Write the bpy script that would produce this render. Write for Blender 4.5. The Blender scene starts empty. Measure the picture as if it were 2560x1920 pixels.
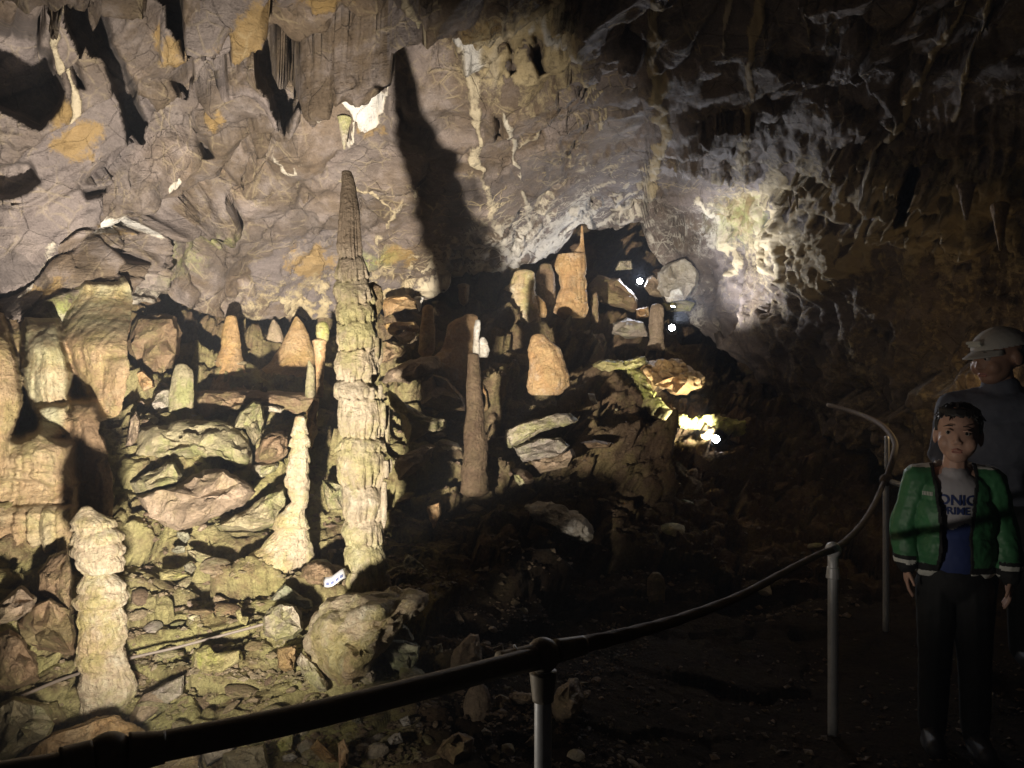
import bpy, bmesh, math, random
import numpy as np
from mathutils import Vector, Matrix
from mathutils.bvhtree import BVHTree

R = math.radians
random.seed(7)
rng = np.random.default_rng(7)
scene = bpy.context.scene
COL = scene.collection

# ------------------------------------------------------------------ camera
FPX = 759.0                       # focal length in pixels of the 1024 wide frame
CAM = np.array([0.0, 0.0, 1.35])
cam_d = bpy.data.cameras.new("camera")
cam_d.sensor_width = 36.0
cam_d.lens = 36.0 * FPX / 1024.0
cam_d.clip_start = 0.05
cam_d.clip_end = 200.0
cam = bpy.data.objects.new("camera", cam_d)
COL.objects.link(cam)
cam.location = CAM
cam.rotation_euler = (R(90), 0, 0)
scene.camera = cam

# ------------------------------------------------------------------ world (a cave: almost no sky)
w = bpy.data.worlds.new("World")
scene.world = w
w.use_nodes = True
bg = w.node_tree.nodes["Background"]
bg.inputs[0].default_value = (0.75, 0.62, 0.55, 1)
bg.inputs[1].default_value = 0.0028
scene.view_settings.view_transform = 'Standard'
scene.view_settings.look = 'None'
scene.view_settings.exposure = 0.0
scene.view_settings.gamma = 1.0
scene.cycles.max_bounces = 4
scene.cycles.diffuse_bounces = 3
scene.cycles.glossy_bounces = 2
scene.cycles.use_denoising = True
scene.cycles.sample_clamp_indirect = 4.0

# ------------------------------------------------------------------ lamps' light
def P(u, v, d):
    """point seen at pixel (u, v) of the 1024x768 frame, d metres ahead"""
    return np.array([(u - 512.0) / FPX * d, d, 1.35 - (v - 384.0) / FPX * d])

def lamp(name, kind, loc, power, color, target=None, size=60, blend=0.5, radius=0.03, falloff=None, smooth=0.0):
    l = bpy.data.lights.new(name, kind)
    l.energy = power
    l.color = color
    l.shadow_soft_size = radius
    if kind == 'SPOT':
        l.spot_size = R(size)
        l.spot_blend = blend
    o = bpy.data.objects.new(name, l)
    COL.objects.link(o)
    o.location = loc
    if target is not None:
        o.rotation_euler = (Vector(target) - Vector(loc)).to_track_quat('-Z', 'Y').to_euler()
    if falloff:
        l.use_nodes = True
        nt = l.node_tree
        em = nt.nodes["Emission"]
        fo = nt.nodes.new("ShaderNodeLightFalloff")
        fo.inputs["Strength"].default_value = 1.0
        fo.inputs["Smooth"].default_value = smooth
        nt.links.new(fo.outputs[falloff], em.inputs["Strength"])
    return o

FLOOD = np.array([-0.80, 1.55, 0.54])
WARM = (1.0, 0.91, 0.77)
COOL = (0.80, 0.86, 1.0)
lamp("flood_light", 'SPOT', FLOOD, 880, WARM, P(272, 330, 6.0), 87, 1.0, 0.035, 'Linear', 7.0)
lamp("flood_fill_light", 'SPOT', FLOOD + np.array([0.05, 0, 0.02]), 34, WARM, P(948, 468, 2.8), 29, 0.9, 0.02)  # narrow fill spot added beside the flood to light the boy
lamp("flood_fill_light", 'POINT', FLOOD + np.array([0.05, 0, 0.02]), 6, WARM, None, radius=0.05)  # weak fill point added for the flood's stray light
LAMPS = [   # px, py, depth, power, target px
    (640, 281, 8.9, 60, (590, 285, 7.0)),
    (672, 328, 7.9, 170, (785, 222, 7.6)),
    (673, 307, 8.2, 95, (815, 175, 5.6)),
]
for i, (u, v, d, e, t) in enumerate(LAMPS):
    a = P(u, v, d)
    lamp("passage_lamp_light", 'SPOT', a + np.array([0, -0.09, 0.05]), e, (0.92, 0.94, 1.0) if i else COOL, P(*t), (100, 105, 88)[i], 0.8, 0.03)
lamp("far_path_light", 'POINT', P(938, 405, 4.95), 3.0, (1.0, 0.68, 0.32), None, radius=0.08)

# ------------------------------------------------------------------ numeric noise
_perm = rng.permutation(256)
_perm = np.concatenate([_perm, _perm, _perm])
_grad = rng.normal(size=(256, 3))
_grad /= np.linalg.norm(_grad, axis=1)[:, None]
_rnd = rng.random((256, 4))

def _hash(i, j, k):
    return _perm[_perm[_perm[i & 255] + (j & 255)] + (k & 255)]

def perlin(p):
    p = np.asarray(p, float)
    i = np.floor(p).astype(int)
    f = p - i
    q = f * f * f * (f * (f * 6 - 15) + 10)
    out = 0
    for dx in (0, 1):
        for dy in (0, 1):
            for dz in (0, 1):
                g = _grad[_hash(i[..., 0] + dx, i[..., 1] + dy, i[..., 2] + dz)]
                dd = f - np.array([dx, dy, dz])
                wgt = (q[..., 0] if dx else 1 - q[..., 0]) * (q[..., 1] if dy else 1 - q[..., 1]) * (q[..., 2] if dz else 1 - q[..., 2])
                out = out + wgt * (g * dd).sum(-1)
    return out * 1.5

def fbm(p, octv=4, gain=0.5, ridged=False):
    p = np.asarray(p, float)
    a, s, t = 1.0, 0.0, 0.0
    for o in range(octv):
        n = perlin(p * (2.03 ** o) + 17.3 * o)
        if ridged:
            n = 1 - 2 * np.abs(n)
        s = s + a * n
        t += a
        a *= gain
    return s / t

def worley(p):
    """F1, F2, per-cell random (4), offset to the cell point"""
    p = np.asarray(p, float)
    i = np.floor(p).astype(int)
    sh = p.shape[:-1]
    f1 = np.full(sh, 9.0); f2 = np.full(sh, 9.0)
    rid = np.zeros(sh, int); off = np.zeros(p.shape)
    for dx in (-1, 0, 1):
        for dy in (-1, 0, 1):
            for dz in (-1, 0, 1):
                h = _hash(i[..., 0] + dx, i[..., 1] + dy, i[..., 2] + dz)
                c = i + np.array([dx, dy, dz]) + _rnd[h][..., :3] * 0.9
                v = p - c
                d = np.sqrt((v * v).sum(-1))
                closer = d < f1
                f2 = np.where(closer, f1, np.minimum(f2, d))
                rid = np.where(closer, h, rid)
                off = np.where(closer[..., None], v, off)
                f1 = np.where(closer, d, f1)
    return f1, f2, rid, off

def sstep(a, b, x):
    t = np.clip((x - a) / (b - a), 0, 1)
    return t * t * (3 - 2 * t)

def tps(pts):
    """thin plate spline of log depth over pixels"""
    A = np.array(pts, float)
    X = A[:, :2] / 300.0
    y = np.log(A[:, 2])
    n = len(X)
    r = np.linalg.norm(X[:, None] - X[None], axis=2)
    K = np.where(r > 0, r * r * np.log(r + 1e-9), 0) + np.eye(n) * 0.01
    M = np.zeros((n + 3, n + 3))
    M[:n, :n] = K; M[:n, n] = 1; M[:n, n + 1:] = X; M[n, :n] = 1; M[n + 1:, :n] = X.T
    c = np.linalg.solve(M, np.concatenate([y, [0, 0, 0]]))
    def ev(u, v):
        q = np.stack([u, v], -1) / 300.0
        o = c[n] + q[..., 0] * c[n + 1] + q[..., 1] * c[n + 2]
        for k in range(n):
            rr = np.linalg.norm(q - X[k], axis=-1)
            o = o + c[k] * np.where(rr > 0, rr * rr * np.log(rr + 1e-9), 0)
        return np.exp(o)
    return ev

def unproj(u, v, d):
    return np.stack([(u - 512.0) / FPX * d, d, 1.35 - (v - 384.0) / FPX * d], -1)

def polyline_dist(u, v, pts):
    best = np.full(u.shape, 1e9)
    for (a, b) in zip(pts[:-1], pts[1:]):
        a = np.array(a, float); b = np.array(b, float)
        e = b - a
        t = np.clip(((u - a[0]) * e[0] + (v - a[1]) * e[1]) / (e @ e), 0, 1)
        best = np.minimum(best, np.hypot(u - a[0] - t * e[0], v - a[1] - t * e[1]))
    return best

def inside(u, v, poly):
    r = np.zeros(u.shape, bool)
    n = len(poly)
    for i in range(n):
        x1, y1 = poly[i]; x2, y2 = poly[(i + 1) % n]
        c = ((y1 > v) != (y2 > v)) & (u < (x2 - x1) * (v - y1) / (y2 - y1 + 1e-12) + x1)
        r ^= c
    return r

def poly_sd(u, v, poly):
    d = polyline_dist(u, v, list(poly) + [poly[0]])
    return np.where(inside(u, v, poly), d, -d)

# ------------------------------------------------------------------ mesh helpers
def grid_mesh(name, pts, attrs=None, mat=None, smooth=True):
    """pts: (rows, cols, 3)"""
    nr, nc = pts.shape[:2]
    me = bpy.data.meshes.new(name)
    idx = np.arange(nr * nc).reshape(nr, nc)
    quads = np.stack([idx[:-1, :-1], idx[1:, :-1], idx[1:, 1:], idx[:-1, 1:]], -1).reshape(-1, 4)
    me.vertices.add(nr * nc)
    me.vertices.foreach_set("co", pts.reshape(-1).astype(np.float32))
    me.loops.add(quads.size)
    me.loops.foreach_set("vertex_index", quads.reshape(-1).astype(np.int32))
    me.polygons.add(len(quads))
    me.polygons.foreach_set("loop_start", np.arange(0, quads.size, 4, dtype=np.int32))
    me.polygons.foreach_set("loop_total", np.full(len(quads), 4, dtype=np.int32))
    me.update(calc_edges=True)
    if smooth:
        me.polygons.foreach_set("use_smooth", np.ones(len(quads), bool))
    for k, a in (attrs or {}).items():
        at = me.attributes.new(k, 'FLOAT', 'POINT')
        at.data.foreach_set("value", a.reshape(-1).astype(np.float32))
    if mat:
        me.materials.append(mat)
    return me

def link(name, me, parent=None, label=None, cat=None, group=None, kind=None):
    o = bpy.data.objects.new(name, me)
    COL.objects.link(o)
    if parent:
        o.parent = parent
    if label: o["label"] = label
    if cat: o["category"] = cat
    if group: o["group"] = group
    if kind: o["kind"] = kind
    return o

def empty(name, loc, label, cat, group=None):
    o = link(name, None, None, label, cat, group)
    o.location = loc
    o.empty_display_size = 0.1
    return o

def recenter(o, to=None):
    """move a mesh's origin to the bottom middle of it (world coordinates in the mesh until now)"""
    me = o.data
    n = len(me.vertices)
    co = np.empty(n * 3, np.float32)
    me.vertices.foreach_get("co", co)
    co = co.reshape(-1, 3)
    c = np.array([(co[:, 0].min() + co[:, 0].max()) / 2, (co[:, 1].min() + co[:, 1].max()) / 2, co[:, 2].min()]) if to is None else np.array(to)
    me.vertices.foreach_set("co", (co - c).reshape(-1).astype(np.float32))
    me.update()
    o.location = c
    return o

# ------------------------------------------------------------------ materials
def mat_new(name):
    m = bpy.data.materials.new(name)
    m.use_nodes = True
    nt = m.node_tree
    b = nt.nodes["Principled BSDF"]
    return m, nt, b

class G:
    """small node graph writer"""
    def __init__(s, nt):
        s.nt = nt
        s.pos = s.n("ShaderNodeNewGeometry").outputs["Position"]
    def n(s, t, **kw):
        x = s.nt.nodes.new(t)
        for k, v in kw.items():
            setattr(x, k, v)
        return x
    def put(s, sock, v):
        if isinstance(v, bpy.types.NodeSocket):
            s.nt.links.new(v, sock)
        else:
            sock.default_value = v
    def scale(s, vec, sc):
        m = s.n("ShaderNodeMapping")
        s.put(m.inputs["Vector"], vec)
        m.inputs["Scale"].default_value = sc
        return m.outputs[0]
    def noise(s, sc, det=5, rough=0.6, vec=None, dist=0.0):
        x = s.n("ShaderNodeTexNoise")
        s.put(x.inputs["Vector"], vec or s.pos)
        x.inputs["Scale"].default_value = sc
        x.inputs["Detail"].default_value = det
        x.inputs["Roughness"].default_value = rough
        x.inputs["Distortion"].default_value = dist
        return x.outputs[0]
    def voro(s, sc, feature='F1', vec=None, out=0, rnd=1.0):
        x = s.n("ShaderNodeTexVoronoi", feature=feature)
        s.put(x.inputs["Vector"], vec or s.pos)
        x.inputs["Scale"].default_value = sc
        x.inputs["Randomness"].default_value = rnd
        return x.outputs[out]
    def ramp(s, fac, lo, hi, a=0.0, b=1.0):
        x = s.n("ShaderNodeMapRange")
        x.interpolation_type = 'SMOOTHSTEP'
        s.put(x.inputs[0], fac)
        x.inputs[1].default_value = lo; x.inputs[2].default_value = hi
        x.inputs[3].default_value = a; x.inputs[4].default_value = b
        return x.outputs[0]
    def math(s, op, a, b=0.0, clamp=False):
        x = s.n("ShaderNodeMath", operation=op, use_clamp=clamp)
        s.put(x.inputs[0], a); s.put(x.inputs[1], b)
        return x.outputs[0]
    def mix(s, f, a, b, mode='MIX'):
        x = s.n("ShaderNodeMix", data_type='RGBA', blend_type=mode)
        s.put(x.inputs[0], f)
        s.put(x.inputs[6], a if isinstance(a, bpy.types.NodeSocket) else (*a, 1))
        s.put(x.inputs[7], b if isinstance(b, bpy.types.NodeSocket) else (*b, 1))
        return x.outputs[2]
    def attr(s, name):
        return s.n("ShaderNodeAttribute", attribute_name=name).outputs["Fac"]
    def bump(s, h, strength, dist, prev=None):
        x = s.n("ShaderNodeBump")
        x.inputs["Strength"].default_value = strength
        x.inputs["Distance"].default_value = dist
        s.put(x.inputs["Height"], h)
        if prev is not None:
            s.put(x.inputs["Normal"], prev)
        return x.outputs[0]
    def warp(s, sc, amt):
        x = s.n("ShaderNodeTexNoise")
        s.put(x.inputs["Vector"], s.pos)
        x.inputs["Scale"].default_value = sc
        v = s.n("ShaderNodeVectorMath", operation='MULTIPLY_ADD')
        s.nt.links.new(x.outputs[1], v.inputs[0])
        v.inputs[1].default_value = (amt, amt, amt)
        s.nt.links.new(s.pos, v.inputs[2])
        return v.outputs[0]

def cave_rock_material(name, base1, base2, base3, cream, ochre):
    m, nt, b = mat_new(name)
    g = G(nt)
    wv = g.warp(1.4, 0.55)
    big = g.noise(0.9, 4, 0.55)
    mid = g.noise(4.0, 8, 0.65)
    fine = g.noise(28, 6, 0.7)
    beds = g.noise(3.5, 6, 0.65, g.scale(g.pos, (1.0, 1.6, 6.0)), 0.4)
    c = g.mix(g.ramp(g.math('ADD', g.math('MULTIPLY', big, 0.5), g.math('MULTIPLY', g.attr('tint'), 0.5)), 0.38, 0.62), base1, base2)
    c = g.mix(g.ramp(mid, 0.42, 0.70), c, base3)
    cell = g.voro(2.1, 'F1', wv, 1)
    bw = g.n("ShaderNodeSeparateColor")
    g.put(bw.inputs[0], cell)
    c = g.mix(0.45, c, g.mix(1.0, c, g.mix(bw.outputs[0], (0.25, 0.24, 0.23), (0.75, 0.72, 0.70)), 'OVERLAY'))
    c = g.mix(0.55, c, g.mix(1.0, c, g.mix(beds, (0.25, 0.25, 0.25), (0.85, 0.85, 0.85)), 'OVERLAY'))
    c = g.mix(0.5, c, g.mix(1.0, c, g.mix(fine, (0.2, 0.2, 0.2), (0.8, 0.8, 0.8)), 'OVERLAY'))
    mic = g.noise(90, 4, 0.75)
    c = g.mix(0.75, c, g.mix(1.0, c, g.mix(mic, (0.12, 0.12, 0.12), (0.88, 0.88, 0.88)), 'OVERLAY'))
    ck = g.ramp(g.voro(2.7, 'DISTANCE_TO_EDGE', g.warp(3.0, 0.16)), 0.0, 0.014, 1.0, 0.0)
    ck2 = g.ramp(g.noise(13, 9, 0.78, g.scale(g.pos, (0.8, 0.8, 2.2)), 1.2), 0.60, 0.70)
    ck = g.math('MULTIPLY', g.math('MAXIMUM', ck, ck2), g.ramp(g.noise(2.1, 4), 0.40, 0.56))
    c = g.mix(g.math('MULTIPLY', ck, 0.32), c, (0.035, 0.026, 0.022))
    # ochre staining and calcite: painted masks broken up by noise
    oc = g.math('ADD', g.attr("ochre"), g.math('MULTIPLY', g.math('SUBTRACT', g.noise(7, 9, 0.75), 0.5), 2.4))
    oc2 = g.math('MULTIPLY', g.ramp(oc, 0.40, 0.75), g.math('MULTIPLY', g.ramp(g.attr('ochre'), 0.0, 0.25), 0.8))
    c = g.mix(oc2, c, g.mix(g.noise(9, 6, 0.7), ochre, tuple(x * 0.55 for x in ochre)))
    veinv = g.voro(2.4, 'DISTANCE_TO_EDGE', g.warp(2.5, 0.20))
    vein = g.ramp(veinv, 0.0, 0.030, 1.0, 0.0)
    vein2 = g.ramp(g.voro(7.0, 'DISTANCE_TO_EDGE', g.warp(4.0, 0.10)), 0.0, 0.075, 1.0, 0.0)
    veins = g.math('MULTIPLY', g.math('MAXIMUM', vein, g.math('MULTIPLY', vein2, 0.7)), g.attr("veins"))
    veins = g.math('MULTIPLY', veins, g.ramp(g.noise(3.1, 5, 0.7), 0.46, 0.60))
    ca = g.math('ADD', g.attr("calcite"), g.math('MULTIPLY', g.math('SUBTRACT', g.noise(16, 7, 0.72), 0.5), 1.25))
    ca = g.ramp(ca, 0.40, 0.72)
    calc = g.math('MAXIMUM', ca, veins)
    cc = g.mix(g.noise(5, 5, 0.6), cream, tuple(x * y for x, y in zip(cream, (0.62, 0.55, 0.42))))
    cc = g.mix(g.attr("white"), cc, (0.62, 0.60, 0.58))
    gr = g.math('MULTIPLY', g.math('MULTIPLY', g.attr("moss"), 0.75), g.ramp(g.noise(9, 9, 0.78), 0.42, 0.60))
    c = g.mix(calc, c, cc)
    c = g.mix(gr, c, (0.30, 0.33, 0.10))
    nt.links.new(c, b.inputs["Base Color"])
    b.inputs["Roughness"].default_value = 0.72
    b.inputs["Specular IOR Level"].default_value = 0.28
    crack = g.ramp(g.voro(1.9, 'DISTANCE_TO_EDGE', g.warp(3.0, 0.5)), 0.0, 0.02)
    crack = g.math('MAXIMUM', crack, g.ramp(g.noise(1.7, 2), 0.45, 0.6))
    h = g.bump(beds, 0.5, 0.05)
    h = g.bump(ck, 0.6, -0.03, h)
    h = g.bump(mid, 0.4, 0.04, h)
    h = g.bump(fine, 0.8, 0.014, h)
    h = g.bump(mic, 0.7, 0.008, h)
    h = g.bump(calc, 0.5, 0.02, h)
    nt.links.new(h, b.inputs["Normal"])
    return m

def coat(c, k=0.38, m=(0.40, 0.325, 0.215)):
    return tuple(a * (1 - k) + b * k for a, b in zip(c, m))

def flowstone_material(name, c1, c2, c3, green, green_amt, dark=(0.10, 0.075, 0.05), dark_amt=0.35, layers=5.0, rough=0.62, fscale=1.0, pale=None, tip=False, darkc=(0.014, 0.010, 0.008), mudk=0.5):
    m, nt, b = mat_new(name)
    g = G(nt)
    a = g.noise(2.6 * fscale, 5, 0.6)
    d = g.noise(9 * fscale, 7, 0.68)
    f = g.noise(55 * fscale, 5, 0.7)
    s = g.noise(layers * fscale, 6, 0.68, g.scale(g.pos, (1.2, 1.2, 3.4)), 1.2)
    vr = g.noise(3.2 * fscale, 6, 0.7, g.scale(g.pos, (7.0, 7.0, 0.9)), 0.4)
    c = g.mix(g.ramp(a, 0.40, 0.60), c1, c2)
    c = g.mix(g.ramp(d, 0.48, 0.72), c, c3)
    c = g.mix(0.5, c, g.mix(1.0, c, g.mix(s, (0.2, 0.2, 0.2), (0.8, 0.8, 0.8)), 'OVERLAY'))
    c = g.mix(0.45, c, g.mix(1.0, c, g.mix(vr, (0.2, 0.2, 0.2), (0.8, 0.8, 0.8)), 'OVERLAY'))
    mud = g.ramp(g.noise(3.1, 7, 0.72), 0.50, 0.66)
    c = g.mix(g.math('MULTIPLY', mud, mudk), c, (0.21, 0.145, 0.09))
    gm = g.math('MULTIPLY', g.ramp(g.noise(5.2 * fscale, 8, 0.74), 0.44, 0.62), green_amt)
    c = g.mix(gm, c, green)
    if tip:
        z = g.n('ShaderNodeSeparateXYZ'); g.put(z.inputs[0], g.pos)
        zz = g.math('ADD', z.outputs[2], g.math('MULTIPLY', g.math('SUBTRACT', g.noise(4, 5, 0.6), 0.5), 0.9))
        c = g.mix(g.ramp(zz, 1.45, 2.05), c, g.mix(d, (0.14, 0.10, 0.065), (0.27, 0.205, 0.15)))
    if pale:
        c = g.mix(g.math('MULTIPLY', g.attr('pale'), -0.85, True), c, darkc)  # negative pale mixes toward a darker tone
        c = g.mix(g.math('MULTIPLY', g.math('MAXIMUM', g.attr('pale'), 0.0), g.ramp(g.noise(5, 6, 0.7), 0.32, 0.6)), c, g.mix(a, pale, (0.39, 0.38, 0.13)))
    dk = g.math('MULTIPLY', g.ramp(g.noise(6.5 * fscale, 8, 0.75, None, 0.8), 0.55, 0.72), dark_amt)
    c = g.mix(dk, c, dark)
    c = g.mix(0.8, c, g.mix(1.0, c, g.mix(f, (0.10, 0.10, 0.10), (0.90, 0.90, 0.90)), 'OVERLAY'))
    fc = g.ramp(g.noise(24 * fscale, 8, 0.8, g.scale(g.pos, (0.8, 0.8, 1.9)), 1.4), 0.585, 0.68)
    fc = g.math('MULTIPLY', fc, g.ramp(g.noise(4.3 * fscale, 4), 0.36, 0.6))
    c = g.mix(g.math('MULTIPLY', fc, 0.7), c, tuple(x * 0.75 for x in dark))
    nt.links.new(c, b.inputs["Base Color"])
    b.inputs["Roughness"].default_value = rough
    b.inputs["Specular IOR Level"].default_value = 0.3
    h = g.bump(s, 0.75, 0.04)
    h = g.bump(vr, 0.6, 0.03, h)
    h = g.bump(d, 0.8, 0.045, h)
    h = g.bump(fc, 0.6, -0.015, h)
    h = g.bump(g.voro(34 * fscale, 'DISTANCE_TO_EDGE', g.warp(9, 0.08)), 0.3, 0.006, h)
    h = g.bump(f, 0.9, 0.012, h)
    nt.links.new(h, b.inputs["Normal"])
    return m

def plain_material(name, color, rough=0.6, metal=0.0, var=0.25, sc=30, bump=0.15, bd=0.004):
    m, nt, b = mat_new(name)
    g = G(nt)
    n = g.noise(sc, 6, 0.65)
    c = g.mix(n, tuple(x * (1 - var) for x in color), tuple(min(1, x * (1 + var)) for x in color))
    nt.links.new(c, b.inputs["Base Color"])
    b.inputs["Roughness"].default_value = rough
    b.inputs["Metallic"].default_value = metal
    nt.links.new(g.bump(n, bump, bd), b.inputs["Normal"])
    return m

def glow_material(name, color, strength):
    m, nt, b = mat_new(name)
    b.inputs["Base Color"].default_value = (0.8, 0.8, 0.8, 1)
    b.inputs["Emission Color"].default_value = (*color, 1)
    b.inputs["Emission Strength"].default_value = strength
    return m

M = {}
M['ceiling'] = cave_rock_material("purple_grey_limestone", (0.155, 0.130, 0.124), (0.120, 0.088, 0.060), (0.205, 0.172, 0.158), (0.55, 0.46, 0.30), (0.36, 0.235, 0.085))
M['flowwall'] = flowstone_material("draped_flowstone", (0.44, 0.315, 0.185), (0.40, 0.26, 0.145), (0.52, 0.40, 0.25), (0.42, 0.41, 0.15), 0.4, (0.10, 0.07, 0.045), 0.4, 5.0, pale=(0.60, 0.545, 0.45), darkc=(0.23, 0.145, 0.085))
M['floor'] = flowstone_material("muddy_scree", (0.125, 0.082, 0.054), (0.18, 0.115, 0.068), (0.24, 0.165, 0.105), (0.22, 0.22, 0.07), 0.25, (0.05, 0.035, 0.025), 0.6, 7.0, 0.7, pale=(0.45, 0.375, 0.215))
_fb = M['floor'].node_tree.nodes['Principled BSDF']
_fb.inputs['Roughness'].default_value = 0.95
_fb.inputs['Specular IOR Level'].default_value = 0.08
M['cream'] = flowstone_material("cream_flowstone", (0.60, 0.49, 0.34), (0.54, 0.39, 0.22), (0.70, 0.62, 0.47), (0.42, 0.41, 0.14), 0.5, mudk=0.2)
M['greystal'] = flowstone_material("weathered_stalagmite", (0.52, 0.43, 0.31), (0.44, 0.33, 0.22), (0.60, 0.52, 0.40), (0.40, 0.40, 0.16), 0.55, (0.12, 0.085, 0.06), 0.5, 6.0)
M['tallstal'] = flowstone_material("tall_stalagmite_stone", (0.50, 0.41, 0.29), (0.42, 0.32, 0.20), (0.58, 0.50, 0.38), (0.40, 0.40, 0.15), 0.5, (0.12, 0.085, 0.06), 0.4, 6.0, tip=True, mudk=0.2)
M['tan'] = flowstone_material("tan_flowstone", (0.50, 0.33, 0.17), (0.44, 0.26, 0.11), (0.60, 0.44, 0.26), (0.36, 0.32, 0.11), 0.25, (0.12, 0.07, 0.035), 0.4)
M['orange'] = flowstone_material("orange_flowstone", (0.56, 0.34, 0.16), (0.62, 0.40, 0.22), (0.66, 0.50, 0.34), (0.42, 0.38, 0.14), 0.2, (0.16, 0.08, 0.04), 0.35)
M['green'] = flowstone_material("mossy_stone", coat((0.42, 0.38, 0.22)), coat((0.34, 0.26, 0.16)), coat((0.52, 0.47, 0.32)), (0.27, 0.30, 0.10), 0.65, (0.08, 0.06, 0.04), 0.5, 4.0)
M['brown'] = flowstone_material("brown_stone", (0.30, 0.20, 0.12), (0.24, 0.155, 0.09), (0.38, 0.27, 0.17), (0.28, 0.27, 0.10), 0.35, (0.07, 0.045, 0.03), 0.55, 4.0)
M['shaded_brown'] = flowstone_material("shaded_brown_stone", (0.12, 0.078, 0.048), (0.10, 0.062, 0.038), (0.17, 0.115, 0.07), (0.13, 0.12, 0.05), 0.2, (0.035, 0.024, 0.016), 0.5, 4.0)  # brown stone darkened: the slim column's shadow is put into its colour
M['pale'] = flowstone_material("pale_stone", coat((0.60, 0.53, 0.42)), coat((0.48, 0.41, 0.33)), coat((0.70, 0.64, 0.55)), (0.42, 0.43, 0.14), 0.6, (0.14, 0.10, 0.08), 0.4, 4.0)
M['purple'] = flowstone_material("purple_grey_stone", coat((0.34, 0.29, 0.28)), coat((0.42, 0.37, 0.35)), coat((0.52, 0.48, 0.46)), (0.32, 0.33, 0.14), 0.4, (0.10, 0.08, 0.075), 0.45, 4.0)
M['pink'] = flowstone_material("pinkish_stone", coat((0.46, 0.33, 0.25)), coat((0.38, 0.26, 0.18)), coat((0.55, 0.42, 0.33)), (0.34, 0.32, 0.14), 0.2, (0.12, 0.08, 0.06), 0.45, 5.0)
M['sage'] = flowstone_material("sage_stone", coat((0.36, 0.37, 0.27)), coat((0.28, 0.28, 0.20)), coat((0.46, 0.46, 0.36)), (0.24, 0.28, 0.14), 0.6, (0.07, 0.06, 0.045), 0.5, 5.0)
M['yellow'] = flowstone_material("yellow_stone", coat((0.58, 0.52, 0.20)), coat((0.50, 0.44, 0.16)), coat((0.66, 0.60, 0.34)), (0.44, 0.47, 0.10), 0.7, (0.18, 0.13, 0.06), 0.4)
M['white'] = flowstone_material("white_calcite", (0.72, 0.68, 0.62), (0.62, 0.56, 0.48), (0.8, 0.77, 0.73), (0.5, 0.5, 0.3), 0.15, (0.2, 0.16, 0.12), 0.3)
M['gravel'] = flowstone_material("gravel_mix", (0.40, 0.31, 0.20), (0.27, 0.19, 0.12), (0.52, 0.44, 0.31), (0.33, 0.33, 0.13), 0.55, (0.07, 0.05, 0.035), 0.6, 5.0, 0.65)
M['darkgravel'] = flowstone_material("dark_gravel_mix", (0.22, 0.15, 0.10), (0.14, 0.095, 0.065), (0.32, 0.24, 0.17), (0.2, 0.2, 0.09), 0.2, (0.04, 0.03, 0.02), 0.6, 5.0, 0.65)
M['rail'] = plain_material("dull_painted_pipe", (0.30, 0.265, 0.22), 0.55, 0.2, 0.35, 40, 0.2)
M['post'] = plain_material("galvanised_pipe", (0.66, 0.66, 0.68), 0.45, 0.25, 0.3, 35, 0.12)
M['rope'] = plain_material("worn_brown_rope", (0.17, 0.115, 0.075), 0.75, 0, 0.35, 90, 0.4)
M['conduit'] = plain_material("dusty_grey_conduit", (0.22, 0.18, 0.15), 0.6, 0, 0.3, 50, 0.2)
M['stick'] = plain_material("dark_weathered_stick", (0.13, 0.10, 0.08), 0.8, 0, 0.35, 60, 0.3)
M['lampbody'] = plain_material("black_lamp_housing", (0.03, 0.03, 0.03), 0.5, 0.3)
M['glow'] = glow_material("lit_lamp_glass", (0.92, 0.96, 1.0), 120)
M['paper'] = plain_material("white_printed_card", (0.80, 0.80, 0.84), 0.6, 0, 0.05)
M['ink'] = plain_material("blue_print", (0.20, 0.24, 0.48), 0.6, 0, 0.1)

# ================================================================== CAVE CEILING
LIP = [(-320, 322), (-120, 322), (0, 318), (35, 322), (62, 330), (92, 318), (125, 305), (152, 300), (180, 296), (192, 306), (215, 318), (250, 322),
       (290, 318), (330, 316), (385, 306), (418, 310), (432, 296), (447, 290), (468, 281), (478, 284), (510, 280), (530, 271), (548, 262), (566, 252), (586, 229),
       (598, 239), (616, 237), (632, 222), (643, 226), (650, 250), (664, 268), (674, 282), (682, 300), (694, 322), (712, 338), (740, 350), (770, 380), (800, 402), (850, 428), (900, 455), (1000, 485), (1350, 530)]
lu = np.array([p[0] for p in LIP], float); lv = np.array([p[1] for p in LIP], float)

CEIL = [(-300, -260, 2.4), (0, -260, 2.5), (512, -260, 2.5), (1024, -260, 2.2), (1300, -260, 2.0),
        (-300, 0, 3.4), (0, 0, 3.9), (256, 0, 4.0), (512, 0, 4.0), (768, 0, 3.8), (1024, 0, 3.2), (1300, 0, 2.8),
        (-300, 150, 3.9), (0, 150, 4.5), (256, 150, 5.2), (400, 150, 5.4), (512, 150, 5.5), (700, 150, 5.6), (850, 150, 5.0), (1024, 150, 4.2), (1300, 150, 3.4),
        (-300, 310, 3.8), (0, 250, 4.6), (0, 318, 4.4), (110, 300, 4.9), (190, 300, 5.9),
        (256, 250, 6.3), (400, 250, 6.8), (512, 250, 7.0), (600, 215, 7.8), (680, 220, 8.2), (740, 210, 7.8), (800, 230, 6.8), (900, 200, 5.2),
        (330, 310, 7.2), (450, 290, 7.4), (560, 245, 8.0), (680, 290, 8.8), (720, 330, 8.5), (760, 330, 7.6), (850, 330, 6.3), (950, 330, 5.4), (1024, 330, 5.0), (1300, 330, 4.2),
        (800, 398, 7.6), (850, 425, 7.0), (950, 460, 5.9), (1024, 480, 5.4), (1300, 520, 4.6)]
ceil_depth = tps(CEIL)

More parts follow.
